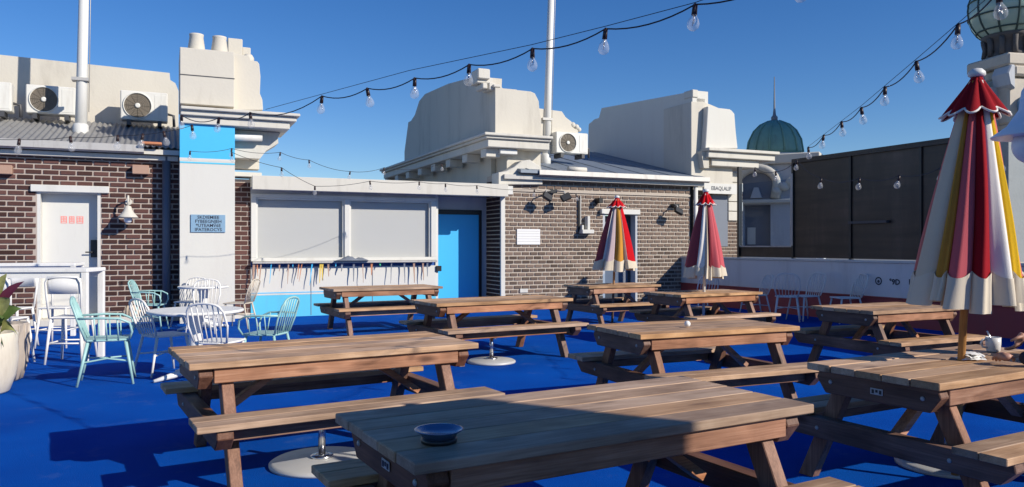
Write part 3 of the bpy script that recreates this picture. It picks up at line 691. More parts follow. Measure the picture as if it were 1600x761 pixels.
# ================================================================== CENTRAL PARAPET (gable end with cornice)
sA = S(774, .35)
t = fthing('gable_parapet', 'cream stepped parapet with bracketed cornice above the blue door', 'parapet', sA, .35, 2.8)
pf = DZ(sA, [(632, 262), (632, 237), (638, 191), (642, 189), (648, 180), (655, 158), (664, 147), (700, 131), (737, 121), (752, 120)])
dn = D(774, sA)
pf += [(dn + .9, HD(774, 122, sA)), (dn + .6, HD(774, 133, sA)), (dn, HD(774, 137, sA)), (dn, HD(774, 222, sA))]
th_ = S(848, .35) - sA
build('gable_face', Geo().prism(pf, lambda a, b, q: (q, a, b), sA, sA + .55), M['cream'], t)
# right-hand return with its own curved outline
rp_ = SZ(.35, [(774.5, 212), (846, 212), (846, 186), (843, 170), (842, 158), (836, 146), (830, 143), (774.5, 137)])
build('end_block', Geo().prism(rp_, lambda a, b, q: (a, q, b), .352, 1.6), M['cream'], t, .01)
rp_ = SZ(1.3, [(840, 216), (905, 216), (903, 203), (896, 200), (893, 190), (884, 183), (878, 174), (840, 169)])
build('scroll_shoulder', Geo().prism(rp_, lambda a, b, q: (a, q, b), 1.3, 2.2), M['cream'], t, .01)
for (px, py, r_) in ((893, 196, 5), (899, 199, 4.5), (903, 203, 4)): build('scroll', Geo().ball((S(px, 1.4), 1.35, H(px, py, 1.4)), r_ * .0165, 10, 6), M['creamtrim'], t)
# crowning ornament
g = Geo(); d_ = .4
for (a, b_, c_, e) in ((747, 766, 106, 122), (745, 770, 119, 129), (764, 774, 128, 140), (754, 762, 129, 138), (771, 783, 131, 136)):
    dq = d_ + random.uniform(-.06, .06); g.box(S(a, dq), S(b_, dq), dq, dq + .45, H(a, e, dq), H(a, c_, dq))
build('finial_block', g, M['creamtrim'], t, .02)
# cornice: two stacked mouldings round the corner, with dentil brackets on the long side
sC = S(757, -.15); dF = D(594, sC)
zq = lambda y: H(757, y, -.15)
sCe = S(864, -.15)
def ring(s0, d0, z0, z1): return Geo().box(s0, s0 + 1.1, d0 + .7, dF + .4, z0, z1).box(s0, sCe, d0, d0 + .7, z0, z1)
zt1, zt2, zt3 = zq(228), zq(215), zq(206)
build('cornice', Geo().box(sC + .12, sCe - .04, -.05, dF, zt1, zt2 - .002).box(sC + .05, sCe - .02, -.11, dF + .05, zt2, zt2 + .06).box(sC, sCe, -.17, dF + .1, zt2 + .062, zt3), M['creamtrim'], t, .015)
n_ = 8
for k in range(n_):
    y_ = .15 + (dF - .5) * k / (n_ - 1)
    build('dentil', Geo().box(sC + .16, sC + .52, y_, y_ + .34, zt1 - .20, zt1 - .002), M['creamtrim'], t, .012)
build('soffit_lamp', Geo().box(S(783, .0), S(810, .0), .05, .4, zt1 - .13, zt1 - .01), M['polewhite'], t, .01)
build('under_wall', Geo().box(sC + .75, sCe - .1, .3, dF - .2, 2.2, zt1 - .002), M['cream'], t)
bp_ = SZ(-.02, [(776, 289), (845, 289), (845, 281), (843, 262), (825, 250), (812, 252), (800, 262), (788, 268), (776, 270)])
build('scroll_bracket', Geo().prism(bp_, lambda a, b, q: (a, q, b), -.12, .28), M['creamtrim'], t, .015)
bq = DZ(sC + .70, [(660, 285), (672, 262), (690, 258), (720, 256), (760, 248), (772, 247), (772, 290), (700, 290)])
build('side_bracket', Geo().prism(bq, lambda a, b, q: (q, a, b), sC + .62, sC + .74), M['cream'], t)

# ================================================================== RIGHT PARAPET
sB = S(1082, .1)
t = fthing('gable_parapet', 'pale parapet with curved shoulder and cornice above the name board', 'parapet', sB, .1, 3.1)
pf = DZ(sB, [(918, 250), (920, 194), (925, 190), (928, 187), (936, 184), (938, 176), (940, 169), (1076, 144)])
dn = D(1082, sB)
pf += [(dn + .12, HD(1080, 141, sB)), (dn, HD(1082, 141, sB)), (dn, 2.9)]
build('gable_face', Geo().prism(pf, lambda a, b, q: (q, a, b), sB, sB + .5), M['whitewall'], t)
build('finial_block', Geo().box(sB - .02, S(1090, .1), dn - .03, dn + .35, HD(1082, 152, sB), HD(1082, 140, sB)).box(S(1088, .1), S(1102, .1), dn + .0, dn + .4, HD(1082, 160, sB), HD(1082, 152, sB)).box(S(1098, .1), S(1122, .1), dn + .05, dn + .45, HD(1082, 172, sB), HD(1082, 163, sB)), M['creamtrim'], t, .015)
dm = .0
rp_ = SZ(dm, [(1083, 292), (1148, 292), (1148, 236), (1154, 231), (1150, 205), (1148, 176), (1144, 170), (1126, 168), (1112, 162), (1102, 158), (1083, 158)])
build('end_block', Geo().prism(rp_, lambda a, b, q: (a, q, b), dm + .08, 1.3), M['cream'], t, .01)
rp_ = SZ(-.12, [(1102, 232), (1153, 232), (1150, 205), (1148, 178), (1143, 172), (1106, 166), (1104, 200)])
build('front_panel', Geo().prism(rp_, lambda a, b, q: (a, q, b), -.12, .07), M['whitewall'], t, .015)
z_ = lambda y: H(1110, y, -.2)
e1 = S(1215, -.2)
build('cornice', Geo().box(S(1104, -.2), e1, -.3, 1.2, z_(236), z_(231)).box(S(1106, -.2), e1 - .1, -.22, 1.15, z_(246), z_(236) - .002).box(S(1112, -.1), e1 - .55, -.1, 1.1, z_(258), z_(246) - .002), M['creamtrim'], t, .015)
build('corbel', Geo().prism([(S(1092, 0), z_(236)), (S(1104, 0), z_(236)), (S(1104, 0), z_(262)), (S(1096, 0), z_(262))], lambda a, b, q: (a, q, b), -.1, .3), M['cream'], t)

# ================================================================== RIGHT-HAND LOW WALL AND WINDSCREEN (runs towards the camera at s = 10.5)
sR = 10.5
t = fthing('low_wall', 'low white wall with dusty red base under the dark screen', 'wall', sR, -4, 0)
dE = -21.0
build('wall', Geo().box(sR, sR + .2, dE, 1.5, .51, 1.13), M['rightwhite'], t)
build('capping', Geo().box(sR - .03, sR + .23, dE, 1.5, 1.132, 1.18), M['white'], t, .008)
build('red_base', Geo().box(sR - .012, sR + .2, dE, 1.5, 0, .49), M['red'], t)
build('ledge', Geo().box(sR - .05, sR + .1, dE, 1.5, .491, .509), M['red'], t)
# printed marks: ringed eye, a few characters
def rwpos(px, py): d_ = D(px, sR); return d_, HD(px, py, sR)
d_, z_1 = rwpos(1373, 439)
g = Geo(); Mx = Matrix.Rotation(-pi / 2, 3, 'Y')
def annulus(g, r0, r1, c, n=28):
    vs = [(c[0], c[1] + r0 * cos(2 * pi * k / n), c[2] + r0 * sin(2 * pi * k / n)) for k in range(n)] + [(c[0], c[1] + r1 * cos(2 * pi * k / n), c[2] + r1 * sin(2 * pi * k / n)) for k in range(n)]
    vs += [(a + .004, b, c_) for a, b, c_ in vs]
    g.add(vs, [(k, (k + 1) % n, (k + 1) % n + n, k + n) for k in range(n)])
    g.add([vs[i] for i in range(2 * n)], [(k + n, (k + 1) % n + n, (k + 1) % n + n, k + n) for k in range(0)])
annulus(g, .052, .075, (sR - .006, d_, z_1)); annulus(g, .003, .026, (sR - .006, d_, z_1 - .008))
build('eye_mark', g, M['dark_ink'], t)
d2, z2 = rwpos(1398, 441)
text('lettering', '\u00b09D', .14, M['dark_ink'], t, (sR - .004, d2, z2), (pi / 2, 0, -pi / 2), .001, sx=1.0, bold=.004)
d2, z2 = rwpos(1424, 441)
text('lettering', '1B', .13, M['dark_ink'], t, (sR - .004, d2, z2), (pi / 2, 0, -pi / 2), .001, sx=.95, bold=.004)

t = fthing('windscreen', 'tall dark mesh windscreen standing on the low white wall', 'screen', sR + .1, -4, 1.18)
zT = 3.28; cuts = [D(1157, sR + .1), D(1240, sR + .1), D(1330, sR + .1), D(1440, sR + .1), D(1560, sR + .1), D(1620, sR + .1)]
build('post', Geo().box(sR + .05, sR + .15, cuts[0] + .0, cuts[0] + .06, 1.18, zT), M['black'], t)
build('top_rail', Geo().box(sR + .04, sR + .16, dE, cuts[1], zT - .09, zT), M['screen'], t)
g = Geo()
for k in (1, 2, 3, 4, 5): build('post', Geo().box(sR + .06, sR + .14, cuts[k] - .025, cuts[k] + .025, 1.18, zT - .09), M['black'], t)
def panel(a, b): build('dark_panel', Geo().box(sR + .09, sR + .11, b + .025, a - .025, 1.20, zT - .09), M['screen'], t)
panel(cuts[1], cuts[2]); panel(cuts[2], cuts[3]); panel(cuts[3], cuts[4])
build('clear_panel', Geo().box(sR + .096, sR + .104, cuts[5] + .025, cuts[4] - .025, 1.2, zT - .09), M['clear'], t)
a = cuts[5]
while a > dE + 1:
    panel(a, a - 2.2); build('post', Geo().box(sR + .06, sR + .14, a - 2.225, a - 2.175, 1.18, zT - .09), M['black'], t); a -= 2.2
zc0 = HD(1190, 384, sR + .1)
build('dark_panel', Geo().box(sR + .09, sR + .11, cuts[1] + .025, cuts[0], 1.20, zc0 - .03), M['screen'], t)
build('clear_panel', Geo().box(sR + .096, sR + .104, cuts[1] + .025, cuts[0], zc0, zT - .4), M['clear'], t)
build('sill', Geo().box(sR + .07, sR + .13, cuts[1] + .025, cuts[0], zc0 - .03, zc0), M['gutter'], t)
build('jamb', Geo().box(sR + .05, sR + .06, cuts[1] - .02, cuts[1] + .05, zc0, zT - .3), M['gutter'], t)
build('reel_fitting', Geo().box(sR + .0, sR + .08, D(1385, sR), D(1325, sR), HD(1355, 349, sR), HD(1355, 345, sR)), M['darkgrey'], t)

# ================================================================== BUILDINGS BEYOND
Yt = 24.0; cx = (1210 - 800) / FOC * Yt; k = Yt / FOC
zz = lambda y: EYE + (HOR - y) * k
t = thing('domed_turret', 'green copper dome with thin spire on a blue-grey arched turret', 'tower', (cx, Yt, -7), -.50)
build('dome', Geo().lathe([(41.5 * k, zz(243) + 7), (42 * k, zz(236) + 7), (39 * k, zz(220) + 7), (32 * k, zz(206) + 7), (22 * k, zz(196) + 7), (11 * k, zz(190) + 7), (4 * k, zz(188) + 7), (.01, zz(187.5) + 7)], 32), M['copper'], t)
g = Geo()
for i in range(12):
    a = i * pi / 6; g.tube([((r + .02) * cos(a), (r + .02) * sin(a), z) for r, z in [(42 * k, zz(240) + 7), (39 * k, zz(220) + 7), (32 * k, zz(206) + 7), (22 * k, zz(196) + 7), (8 * k, zz(189.5) + 7)]], .025, 5)
build('dome_rib', g, M['copper'], t)
build('spire', Geo().lathe([(.1, zz(190) + 7), (.1, zz(183) + 7), (.05, zz(180) + 7), (.03, zz(170) + 7), (.014, zz(120) + 7)], 8), M['slate'], t)
w_ = 1.35; dY = -1.0
build('turret_wall', Geo().box(-w_, -.74, dY, 1.3, 0, zz(262) + 7).box(.06, w_, dY, 1.3, 0, zz(262) + 7).box(-.74, .06, dY, 1.3, zz(322) + 7, zz(262) + 7).box(-.74, .06, dY, 1.3, 0, zz(384) + 7), M['bluegrey'], t)
build('window', Geo().box(-.74, .06, dY + .25, dY + .3, zz(384) + 7, zz(322) + 7), M['slate'], t)
build('cornice', Geo().box(-w_ - .1, w_ + .1, dY - .16, 1.4, zz(322) + 7.03, zz(314) + 7).box(-w_ - .12, w_ + .12, -1.15, 1.42, zz(262) + 7.002, zz(247) + 7), M['creamtrim'], t, .03)
build('drum', Geo().lathe([(43 * k, zz(262) + 7), (43 * k, zz(243) + 7)], 32), M['creamtrim'], t)
g = Geo(); zc_ = zz(292) + 7
g.tube([(-.89, dY - .06, zz(313) + 7)] + [(-.34 + .62 * -cos(a), dY - .06, zc_ + .52 * sin(a)) for a in [i * pi / 14 for i in range(15)]] + [(.21, dY - .06, zz(313) + 7)], .15, 8)
build('arch', g, M['creamtrim'], t)
build('arch_recess', Geo().prism([(-.34 - .5 * cos(a), zc_ + .42 * sin(a)) for a in [i * pi / 12 for i in range(13)]] + [(.1, zz(313) + 7), (-.78, zz(313) + 7)], lambda a, b, q: (a, q, b), dY - .02, dY + .02), M['slate'], t)
build('keystone', Geo().prism([(-.51, zz(312) + 7), (-.40, zz(296) + 7), (-.28, zz(296) + 7), (-.17, zz(312) + 7)], lambda a, b, q: (a, q, b), dY - .12, dY + .02), M['bluegrey'], t)
build('lit_pane', Geo().box(-.66, -.42, dY + .2, dY + .23, zz(382) + 7, zz(356) + 7), M['whitewall'], t)  # pale board stands in for the lit lower part of the pane
g = Geo()
for s_ in (-1, 1):
    for q in range(3): g.ball((-.3 + s_ * (1.0 - .22 * q), dY - .15, zz(290 + q * 6) + 7), .16 - .02 * q, 10, 6, (1.2, .8, 1))
build('scroll', g, M['creamtrim'], t)

Yg = 21.0; k = Yg / FOC; cx = (1576 - 800) / FOC * Yg; zz = lambda y: EYE + (HOR - y) * k + 7
t = thing('globe_turret', 'stone turret topped by a ribbed green glass globe', 'tower', (cx, Yg, -7), radians(12))
R = 56 * k; zc_ = zz(14)
build('globe', Geo().ball((0, 0, zc_), R, 32, 20), M['globe'], t)
g = Geo()
for i in range(12):
    a = i * pi / 6; g.tube([(R * 1.005 * sin(b_) * cos(a), R * 1.005 * sin(b_) * sin(a), zc_ + R * 1.005 * cos(b_)) for b_ in [j * pi / 14 for j in range(1, 14)]], .028, 5)
for b_ in [j * pi / 7 for j in range(1, 7)]: g.tube([(R * 1.005 * sin(b_) * cos(a), R * 1.005 * sin(b_) * sin(a), zc_ + R * 1.005 * cos(b_)) for a in [i * pi / 16 for i in range(33)]], .026, 5, False)
build('globe_rib', g, M['globe_rib'], t)
g = Geo().lathe([(33 * k, zz(95)), (33 * k, zz(88)), (30 * k, zz(84)), (31 * k, zz(66)), (36 * k, zz(62)), (38 * k, zz(57)), (30 * k, zz(52))], 24)
for i in range(12): 
    a = i * pi / 6; g.tube([(34 * k * cos(a), 34 * k * sin(a), zz(90)), (32 * k * cos(a), 32 * k * sin(a), zz(76)), (35 * k * cos(a), 35 * k * sin(a), zz(62))], .07, 6)
build('neck', g, M['stonedark'], t)
build('plinth', Geo().box(-41 * k, 41 * k, -41 * k, 41 * k, zz(112), zz(93)).box(-31 * k, 31 * k, -43 * k, 43 * k, zz(128), zz(112) - .01).box(-36 * k, 36 * k, -36 * k, 36 * k, zz(200), zz(128) - .01), M['stone'], t, .05)
build('shaft', Geo().box(-34 * k, 34 * k, -34 * k, 34 * k, 0, zz(200) - .01), M['stone'], t)
for s_ in (-1, 1): build('scroll', Geo().prism([(s_ * 30 * k, zz(150)), (s_ * 40 * k, zz(142)), (s_ * 44 * k, zz(125)), (s_ * 38 * k, zz(112)), (s_ * 30 * k, zz(112))], lambda a, b, q: (a, q, b), -.75, -.2), M['bluegrey'], t, .03)
build('blue_boss', Geo().ball((-.1, -.75, zz(172)), 17 * k, 16, 10), M['plaque'], t)
build('finial', Geo().lathe([(.11, zz(142)), (.14, zz(132)), (.1, zz(124)), (.06, zz(118)), (.01, zz(110))], 10, (-52 * k, 0, 0)).box(-60 * k, -30 * k, -.3, .3, zz(200), zz(142)), M['bluegrey'], t)

Yb = 42; k = Yb / FOC; zz = lambda y: EYE + (HOR - y) * k + 7
t = thing('old_building', 'old stone building with balustrade far off at the right edge', 'building', ((1592 - 800) / FOC * Yb, Yb, -7), radians(-8))
build('wall', Geo().box(-1.2, 9, 0, 6, 0, zz(276)), M['stone'], t)
build('cornice', Geo().box(-1.6, 9.2, -.4, 6.2, zz(276) + .002, zz(270)), M['stone'], t, .04)
g = Geo()
for i in range(16): g.lathe([(.1, zz(270)), (.17, zz(266)), (.08, zz(261)), (.14, zz(259))], 8, (-1.0 + i * .5, -.1, 0))
build('balustrade', g.box(-1.3, 9, -.3, .1, zz(259) + .002, zz(256)), M['stonedark'], t)
for i in range(5): build('window', Geo().box(-.4 + i * 1.8, .5 + i * 1.8, -.04, .02, zz(330), zz(288)), M['slate'], t)

# unseen block behind the camera on the right, shaped so its corner shades the near table
C0 = Vector((.74, 3.06)) + Vector((tosun.x, tosun.y)).normalized() * 6.0
e1_, e2_ = Vector((PS, -PC)), Vector((-PC, -PS))
t = thing('shade_block', 'unseen white block behind the camera, shaped to shade the near table', 'building', (C0.x, C0.y, 0), TH)
build('wall', Geo().box(-3.2, 0, -4, 0, 0, 4.75), M['whitewall'], t)
build('capping', Geo().box(-3.25, .0, -4.05, -.0, 4.752, 4.9), M['creamtrim'], t, .01)
build('door', Geo().box(-2.0, -1.1, 0.0, .03, 0, 2.05), M['bluegrey'], t)

# ================================================================== PICNIC TABLES
BOLT = mesh_of(Geo().lathe([(.013, .0), (.013, .004), (.008, .009), (.0, .01)], 8), 'bolt', None, 0, M['gutter'])
def make_table(label):
    t = thing('picnic_table', label, 'picnic table', group='timber picnic tables')
    L, Wd = 1.9, .86; n = 5; gap = .006; pw = (Wd - gap * (n - 1)) / n
    for i in range(n):
        y0 = -Wd / 2 + i * (pw + gap); e = random.uniform(-.003, .003)
        build('top_plank', Geo().box(-L / 2 + e, L / 2 + e, y0, y0 + pw, .708, .748 + random.uniform(-.002, .001)), M['top'], t, .004)
    for s in (-1, 1):      # long aprons under the top
        build('apron', Geo().box(-L / 2 + .145, L / 2 - .145, s * (Wd / 2 - .045) - .018, s * (Wd / 2 - .045) + .018, .615, .706), M['frame'], t, .004)
    for e in (-1, 1):
        x = e * (L / 2 - .10)
        pb = [(-.385, .706), (.385, .706), (.405, .66), (.34, .575), (-.34, .575), (-.405, .66)]
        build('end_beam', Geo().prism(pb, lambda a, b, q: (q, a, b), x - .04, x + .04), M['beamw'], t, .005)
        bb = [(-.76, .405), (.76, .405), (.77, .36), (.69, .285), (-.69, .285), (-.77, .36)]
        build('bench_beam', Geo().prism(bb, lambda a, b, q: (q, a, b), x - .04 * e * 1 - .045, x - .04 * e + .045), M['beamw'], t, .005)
        for s in (-1, 1):
            a, b_ = (x - e * .127, s * .60, 0), (x - e * .127, s * .27, .66)
            g = Geo(); hw = .055
            dx = .33 / .66
            g.hexa([(a[0] - .035, a[1] - hw, 0), (a[0] + .035, a[1] - hw, 0), (a[0] + .035, a[1] + hw, 0), (a[0] - .035, a[1] + hw, 0),
                    (a[0] - .035, b_[1] - hw, .704), (a[0] + .035, b_[1] - hw, .704), (a[0] + .035, b_[1] + hw, .704), (a[0] - .035, b_[1] + hw, .704)])
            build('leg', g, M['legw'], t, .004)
        for yy, zz_ in ((-.30, .645), (.30, .645), (-.43, .345), (.43, .345)):
            inst('bolt', BOLT, t, (x + e * .04 + (0 if zz_ > .5 else -.035 * e), yy, zz_), (0, e * pi / 2, 0))
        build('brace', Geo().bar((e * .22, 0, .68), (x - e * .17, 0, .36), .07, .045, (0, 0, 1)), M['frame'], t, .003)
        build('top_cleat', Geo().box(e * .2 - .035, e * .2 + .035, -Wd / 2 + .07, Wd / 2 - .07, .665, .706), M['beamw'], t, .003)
    for s in (-1, 1):
        for j in range(2):
            y0 = s * .50 + s * j * .143; y1 = y0 + s * .138
            build('bench_plank', Geo().box(-L / 2 - .01, L / 2 + .01, min(y0, y1), max(y0, y1), .408, .446), M['top'], t, .004)
        build('bench_rail', Geo().box(-L / 2 + .19, L / 2 - .19, s * .64 - .017, s * .64 + .017, .318, .406), M['frame'], t, .004)
    return t
TB = [  # x, y, angle, length, width, label
 (-1.31, 5.43, 31.0, 1.95, .90, 'picnic table at front left beside the mint armchair'),
 (.30, 3.31, 29.5, 1.90, .86, 'nearest picnic table half in shade with a blue dish on it'),
 (1.59, 6.77, 23.5, 1.64, .86, 'picnic table with a small white ball on its top'),
 (2.74, 4.69, 29.0, 1.75, .82, 'picnic table with the large umbrella, mug and napkins at right'),
 (-2.24, 13.19, 29.0, 1.92, .85, 'picnic table standing closest to the blue and white servery wall'),
 (-.26, 10.15, 30.0, 2.0, .85, 'picnic table in the middle with a pale disc base below its bench'),
 (1.82, 13.95, 27.0, 1.55, .85, 'picnic table holding the red and mustard umbrella by the brick wall'),
 (2.91, 11.70, 28.0, 1.60, .86, 'picnic table holding the pink and white umbrella near the downpipe'),
 (4.34, 8.92, 25.0, 1.45, .86, 'picnic table standing nearest the low white and red wall at right'),
]
tab0 = make_table('x'); TABLES = []
for i, (x, y, a, L, w, lab) in enumerate(TB):
    o = tab0 if i == 0 else dup(tab0, (x, y, 0), radians(a))
    o.location = (x, y, 0); o.rotation_euler = (0, 0, radians(a)); o.scale = (L / 1.9, w / .86, 1); o['label'] = lab
    TABLES.append(o)
for ti, yy in ((1, -.02), (3, -.02)):
    x_ = -.95 + .06 - .003
    pl = build('name_plate', Geo().box(x_ - .004, x_, yy - .04, yy + .04, .62, .655), M['gutter'], TABLES[ti], .001)
    g = Geo()
    for q in range(3): g.box(x_ - .006, x_ - .0035, yy - .033 + q * .024, yy - .018 + q * .024, .626 + .007 * (q % 2), .648)
    build('dark_marks', g, M['black'], pl)

# ================================================================== UMBRELLA BASES
def disc_base(label, px, py, r):
    c = gp(px, py)
    t = thing('disc_stand', label, 'umbrella stand', c, 0, 'round metal umbrella stands')
    build('disc', Geo().lathe([(r, .001), (r, .018), (r * .93, .032), (.06, .045), (.0, .046)], 40), M['disc'], t)
    build('flange', Geo().lathe([(.075, .044), (.075, .058), (.04, .064)], 20), M['steel'], t)
    build('sleeve', Geo().tube([(0, 0, .045), (0, 0, .36)], .024, 14), M['steel'], t)
    build('knob', Geo().tube([(0.02, 0, .3), (.07, 0, .3)], .012, 8), M['steel'], t)
disc_base('round pale base with chrome sleeve under the front left picnic table', 503, 724, .34)
disc_base('round white base with thin post in the middle of the blue floor', 768, 566, .30)
disc_base('round base on the floor under the table with the large umbrella', 1482, 728, .32)

# ================================================================== CLOSED UMBRELLAS
def umbrella(label, base, top, z_low, r_low, cols, rot, polemat, flap=(.20, .30), flapmat='dkred', val=.17, pr=.022):
    """closed market umbrella: folded panels, cream valance, crown flap, finial and pole, along a possibly leaning axis"""
    base, top = Vector(base), Vector(top)
    t = thing('umbrella', label, 'umbrella', base, 0, 'closed striped umbrellas')
    ax = (top - base); Lz = ax.z
    def P(r, a, z):      # z height above base
        q = z / Lz; return (ax.x * q + r * cos(a), ax.y * q + r * sin(a), z)
    zb, zt = z_low - base.z, Lz
    n = len(cols); m_ = 12; rows = 14; tot = sum(w for c, w in cols); acc = 0
    def rad(q, f, i):       # q 0 at the top, 1 at the bottom; f 0..1 across a panel
        r = r_low * (.10 + .90 * q ** .85); fold = (1 - abs(2 * f - 1)) 
        return r * (.84 + .18 * sqrt(max(0, fold))) * (1 + .03 * sin(i * 2.4 + q * 3) + .05 * q * sin(5.3 * i + 7 * f + 2 * q) + .035 * sin(6 * q + 3 * i + 5 * f) * q) + .012
    hv = val / (zt - zb)
    for i, (c, wd) in enumerate(cols):
        a0 = rot + 2 * pi * acc / tot; da = 2 * pi * wd / tot; acc += wd; g = Geo(); gv = Geo(); v = []; v2 = []
        for r_ in range(rows + 1):
            q = r_ / rows * (1 - hv); v += [P(rad(q, k / m_, i), a0 + da * k / m_ + .05 * sin(q * 3), zt - (zt - zb) * q) for k in range(m_ + 1)]
        for r_ in range(5):
            q = (1 - hv) + hv * r_ / 4
            v2 += [P(rad(min(q, 1), k / m_, i) * (1.0 + .012 * sin(k * 1.3 + 2 * i)) + .007, a0 + da * k / m_ + .05 * sin(q * 3), zt - (zt - zb) * q + (.045 * (abs(2 * k / m_ - 1)) ** 2 if r_ == 0 else 0) + .035 * sin(i * 1.7) * (r_ / 4)) for k in range(m_ + 1)]
        f_ = lambda R_: [(r_ * (m_ + 1) + k, r_ * (m_ + 1) + k + 1, (r_ + 1) * (m_ + 1) + k + 1, (r_ + 1) * (m_ + 1) + k) for r_ in range(R_) for k in range(m_)]
        g.add(v, f_(rows), True); gv.add(v2, f_(4), True)
        pan = build('canopy_panel', g, CL[c], t); build('valance', gv, CL['fringe'], pan)
    # crown flap with pale scalloped hem
    g = Geo(); gh = Geo(); v = []; nn = 80; ns = 10; fl_, fr_ = flap
    for r_ in range(7):
        q = r_ / 6
        for k in range(nn):
            a = 2 * pi * k / nn + rot; sc_ = abs(sin(a * ns / 2))
            v.append(P(.025 + fr_ * q ** 1.2 * (.62 + .38 * sc_), a, zt + .035 - fl_ * q * (1 + .22 * sc_ * q)))
    g.add(v, [(r_ * nn + k, r_ * nn + (k + 1) % nn, (r_ + 1) * nn + (k + 1) % nn, (r_ + 1) * nn + k) for r_ in range(6) for k in range(nn)], True)
    cf = build('crown_flap', g, CL[flapmat], t)
    gh.tube([v[6 * nn + k % nn] for k in range(nn + 1)], .007, 5, False); build('hem', gh, CL['white'], cf)
    build('finial', Geo().lathe([(.036, 0), (.05, .012), (.048, .03), (.03, .05), (.0, .058)], 16, P(0, 0, zt + .025)), M['polewhite'], t)
    build('pole', Geo().tube([(0, 0, 0), P(0, 0, zt)], pr, 10), polemat, t)
    return t
DT = TABLES[3].location; 
umbrella('large near umbrella, cream, yellow and red, leaning at right edge', (2.705, 4.69, .05), (pt(1529, 126, 4.72).x, 4.74, pt(1529, 126, 4.72).z), 1.09, .308,
         [('cream', 2.7), ('mustard', .75), ('pink', 1.5), ('dkred', 1.3), ('white', 1.6), ('yellow', .7), ('coral', .9), ('cream', 2.4), ('mustard', .9), ('pink', 1.7), ('dkred', 1.2), ('white', 1.5), ('yellow', .8), ('coral', 1.0)], pi - .52, M['umbwood'], (.21, .17))
p = pt(964, 312, 13.95); b_ = TABLES[6].location
umbrella('far umbrella with red, mustard and mauve panels by the brick wall', (b_.x, b_.y, .05), (p.x, p.y, p.z), 1.02, .40,
         [('maroon', 1.5), ('white', .18), ('mauve', .9), ('mustard', 1), ('white', .15), ('red', 1.6), ('maroon', 1.5), ('white', .18), ('mauve', .9), ('mustard', 1), ('white', .15), ('red', 1.6)], pi - .13, M['umbwood'], (.15, .16), 'red', .15)
p = pt(1103, 303, 11.7); b_ = TABLES[7].location
umbrella('far umbrella with maroon, white and pink panels near the downpipe', (b_.x, b_.y, .05), (p.x, p.y, p.z), .97, .31,
         [('maroon', 1.6), ('white', .8), ('cream', .3), ('maroon', .3), ('pink', 1), ('pink', .9), ('maroon', 1.6), ('white', .8), ('cream', .3), ('maroon', .3), ('pink', 1), ('pink', .9)], pi - .2, M['polewhite'], (.17, .13), 'red', .15)

# ================================================================== CHAIRS
def make_chair(label, mat, group, arms=False):
    """spindle-back metal chair facing +x"""
    t = thing('chair', label, 'chair', group=group); w = .21; sh = .45
    pts = [(.21, -.19), (.22, .19), (.05, .215), (-.17, .19), (-.2, .1), (-.2, -.1), (-.17, -.19), (.05, -.215)]
    build('seat', Geo().prism(pts, lambda a, b, q: (a, b, q), sh - .022, sh), mat, t, .008)
    for x, y, fx, fy in ((.17, -.17, .24, -.225), (.17, .17, .24, .225), (-.16, -.16, -.25, -.21), (-.16, .16, -.25, .21)):
        build('leg', Geo().tube([(x, y, sh - .02), (fx, fy, 0)], [.017, .012], 8), mat, t)
    build('stretcher', Geo().tube([(.2, -.195, .23), (0, -.03, .24), (-.2, -.185, .23)], .009, 6).tube([(.2, .195, .23), (0, .03, .24), (-.2, .185, .23)], .009, 6).tube([(0, -.03, .24), (0, .03, .24)], .009, 6), mat, t)
    zt = .86
    hoop = [(-.18, -.18, sh), (-.235, -.215, .62), (-.285, -.20, .77)] + [(-.30 - .01 * sin(a), -.18 * cos(a), .80 + .06 * sin(a)) for a in [i * pi / 8 for i in range(9)]] + [(-.285, .20, .77), (-.235, .215, .62), (-.18, .18, sh)]
    build('back_hoop', Geo().tube(hoop, .0125, 8), mat, t)
    for i in range(6):
        q = (i + .5) / 6 * 2 - 1
        build('spindle', Geo().tube([(-.185, q * .15, sh - .005), (-.245, q * .175, .65), (-.305, q * .175, .86 - .055 * q * q)], .0075, 6), mat, t)
    if arms:
        for s in (-1, 1):
            build('arm', Geo().tube([(-.25, s * .21, .66), (-.05, s * .265, .665), (.12, s * .27, .655), (.21, s * .255, .61), (.23, s * .24, .52), (.2, s * .2, .44)], .012, 8), mat, t)
            for q in range(3): build('arm_spindle', Geo().tube([(-.1 + q * .1, s * .265, .66), (-.09 + q * .1, s * .205, sh - .01)], .0075, 6), mat, t)
    return t
mint = make_chair('mint green armchair standing alone at front left', M['chair_mint'], 'spindle-back armchairs in mint', True)
white = make_chair('white spindle-back chair left of the round table', M['chair_white'], 'white spindle-back chairs')
sand = make_chair('sand coloured chair behind the round table against the brick strip', M['chair_sand'], None)
def put(o, px, py, yaw, first=False, label=None, scale=1.0):
    c = gp(px, py)
    if first: r = o; r.location = c; r.rotation_euler = (0, 0, radians(yaw)); 
    else: r = dup(o, c, radians(yaw), label)
    r.scale = (scale,) * 3
    return r
put(mint, 168, 597, 24, True, scale=1.06)
put(mint, 418, 580, 170, False, 'mint armchair right of the round table in front of the blue base')
put(mint, 235, 516, 10, False, 'mint armchair far left by the dark downpipe')
put(white, 256, 583, 52, True)
put(white, 343, 598, 82, False, 'white spindle-back chair with its back to the camera at the round table')
put(white, 318, 520, -80, False, 'white chair in front of the tall column, facing the camera', 1.02)
put(white, 296, 509, -95, False, 'white chair closest to the column foot, half hidden by another')
put(sand, 374, 512, 175, True)
put(white, 1230, 501, 70, False, 'white spindle-back chair with its back to us by the red wall base', 1.07)
put(white, 1258, 500, 200, False, 'white chair tucked right behind another by the red wall base', 1.07)
put(white, 1322, 504, 185, False, 'white chair beside the low wall just behind the rightmost far picnic table', 1.07)
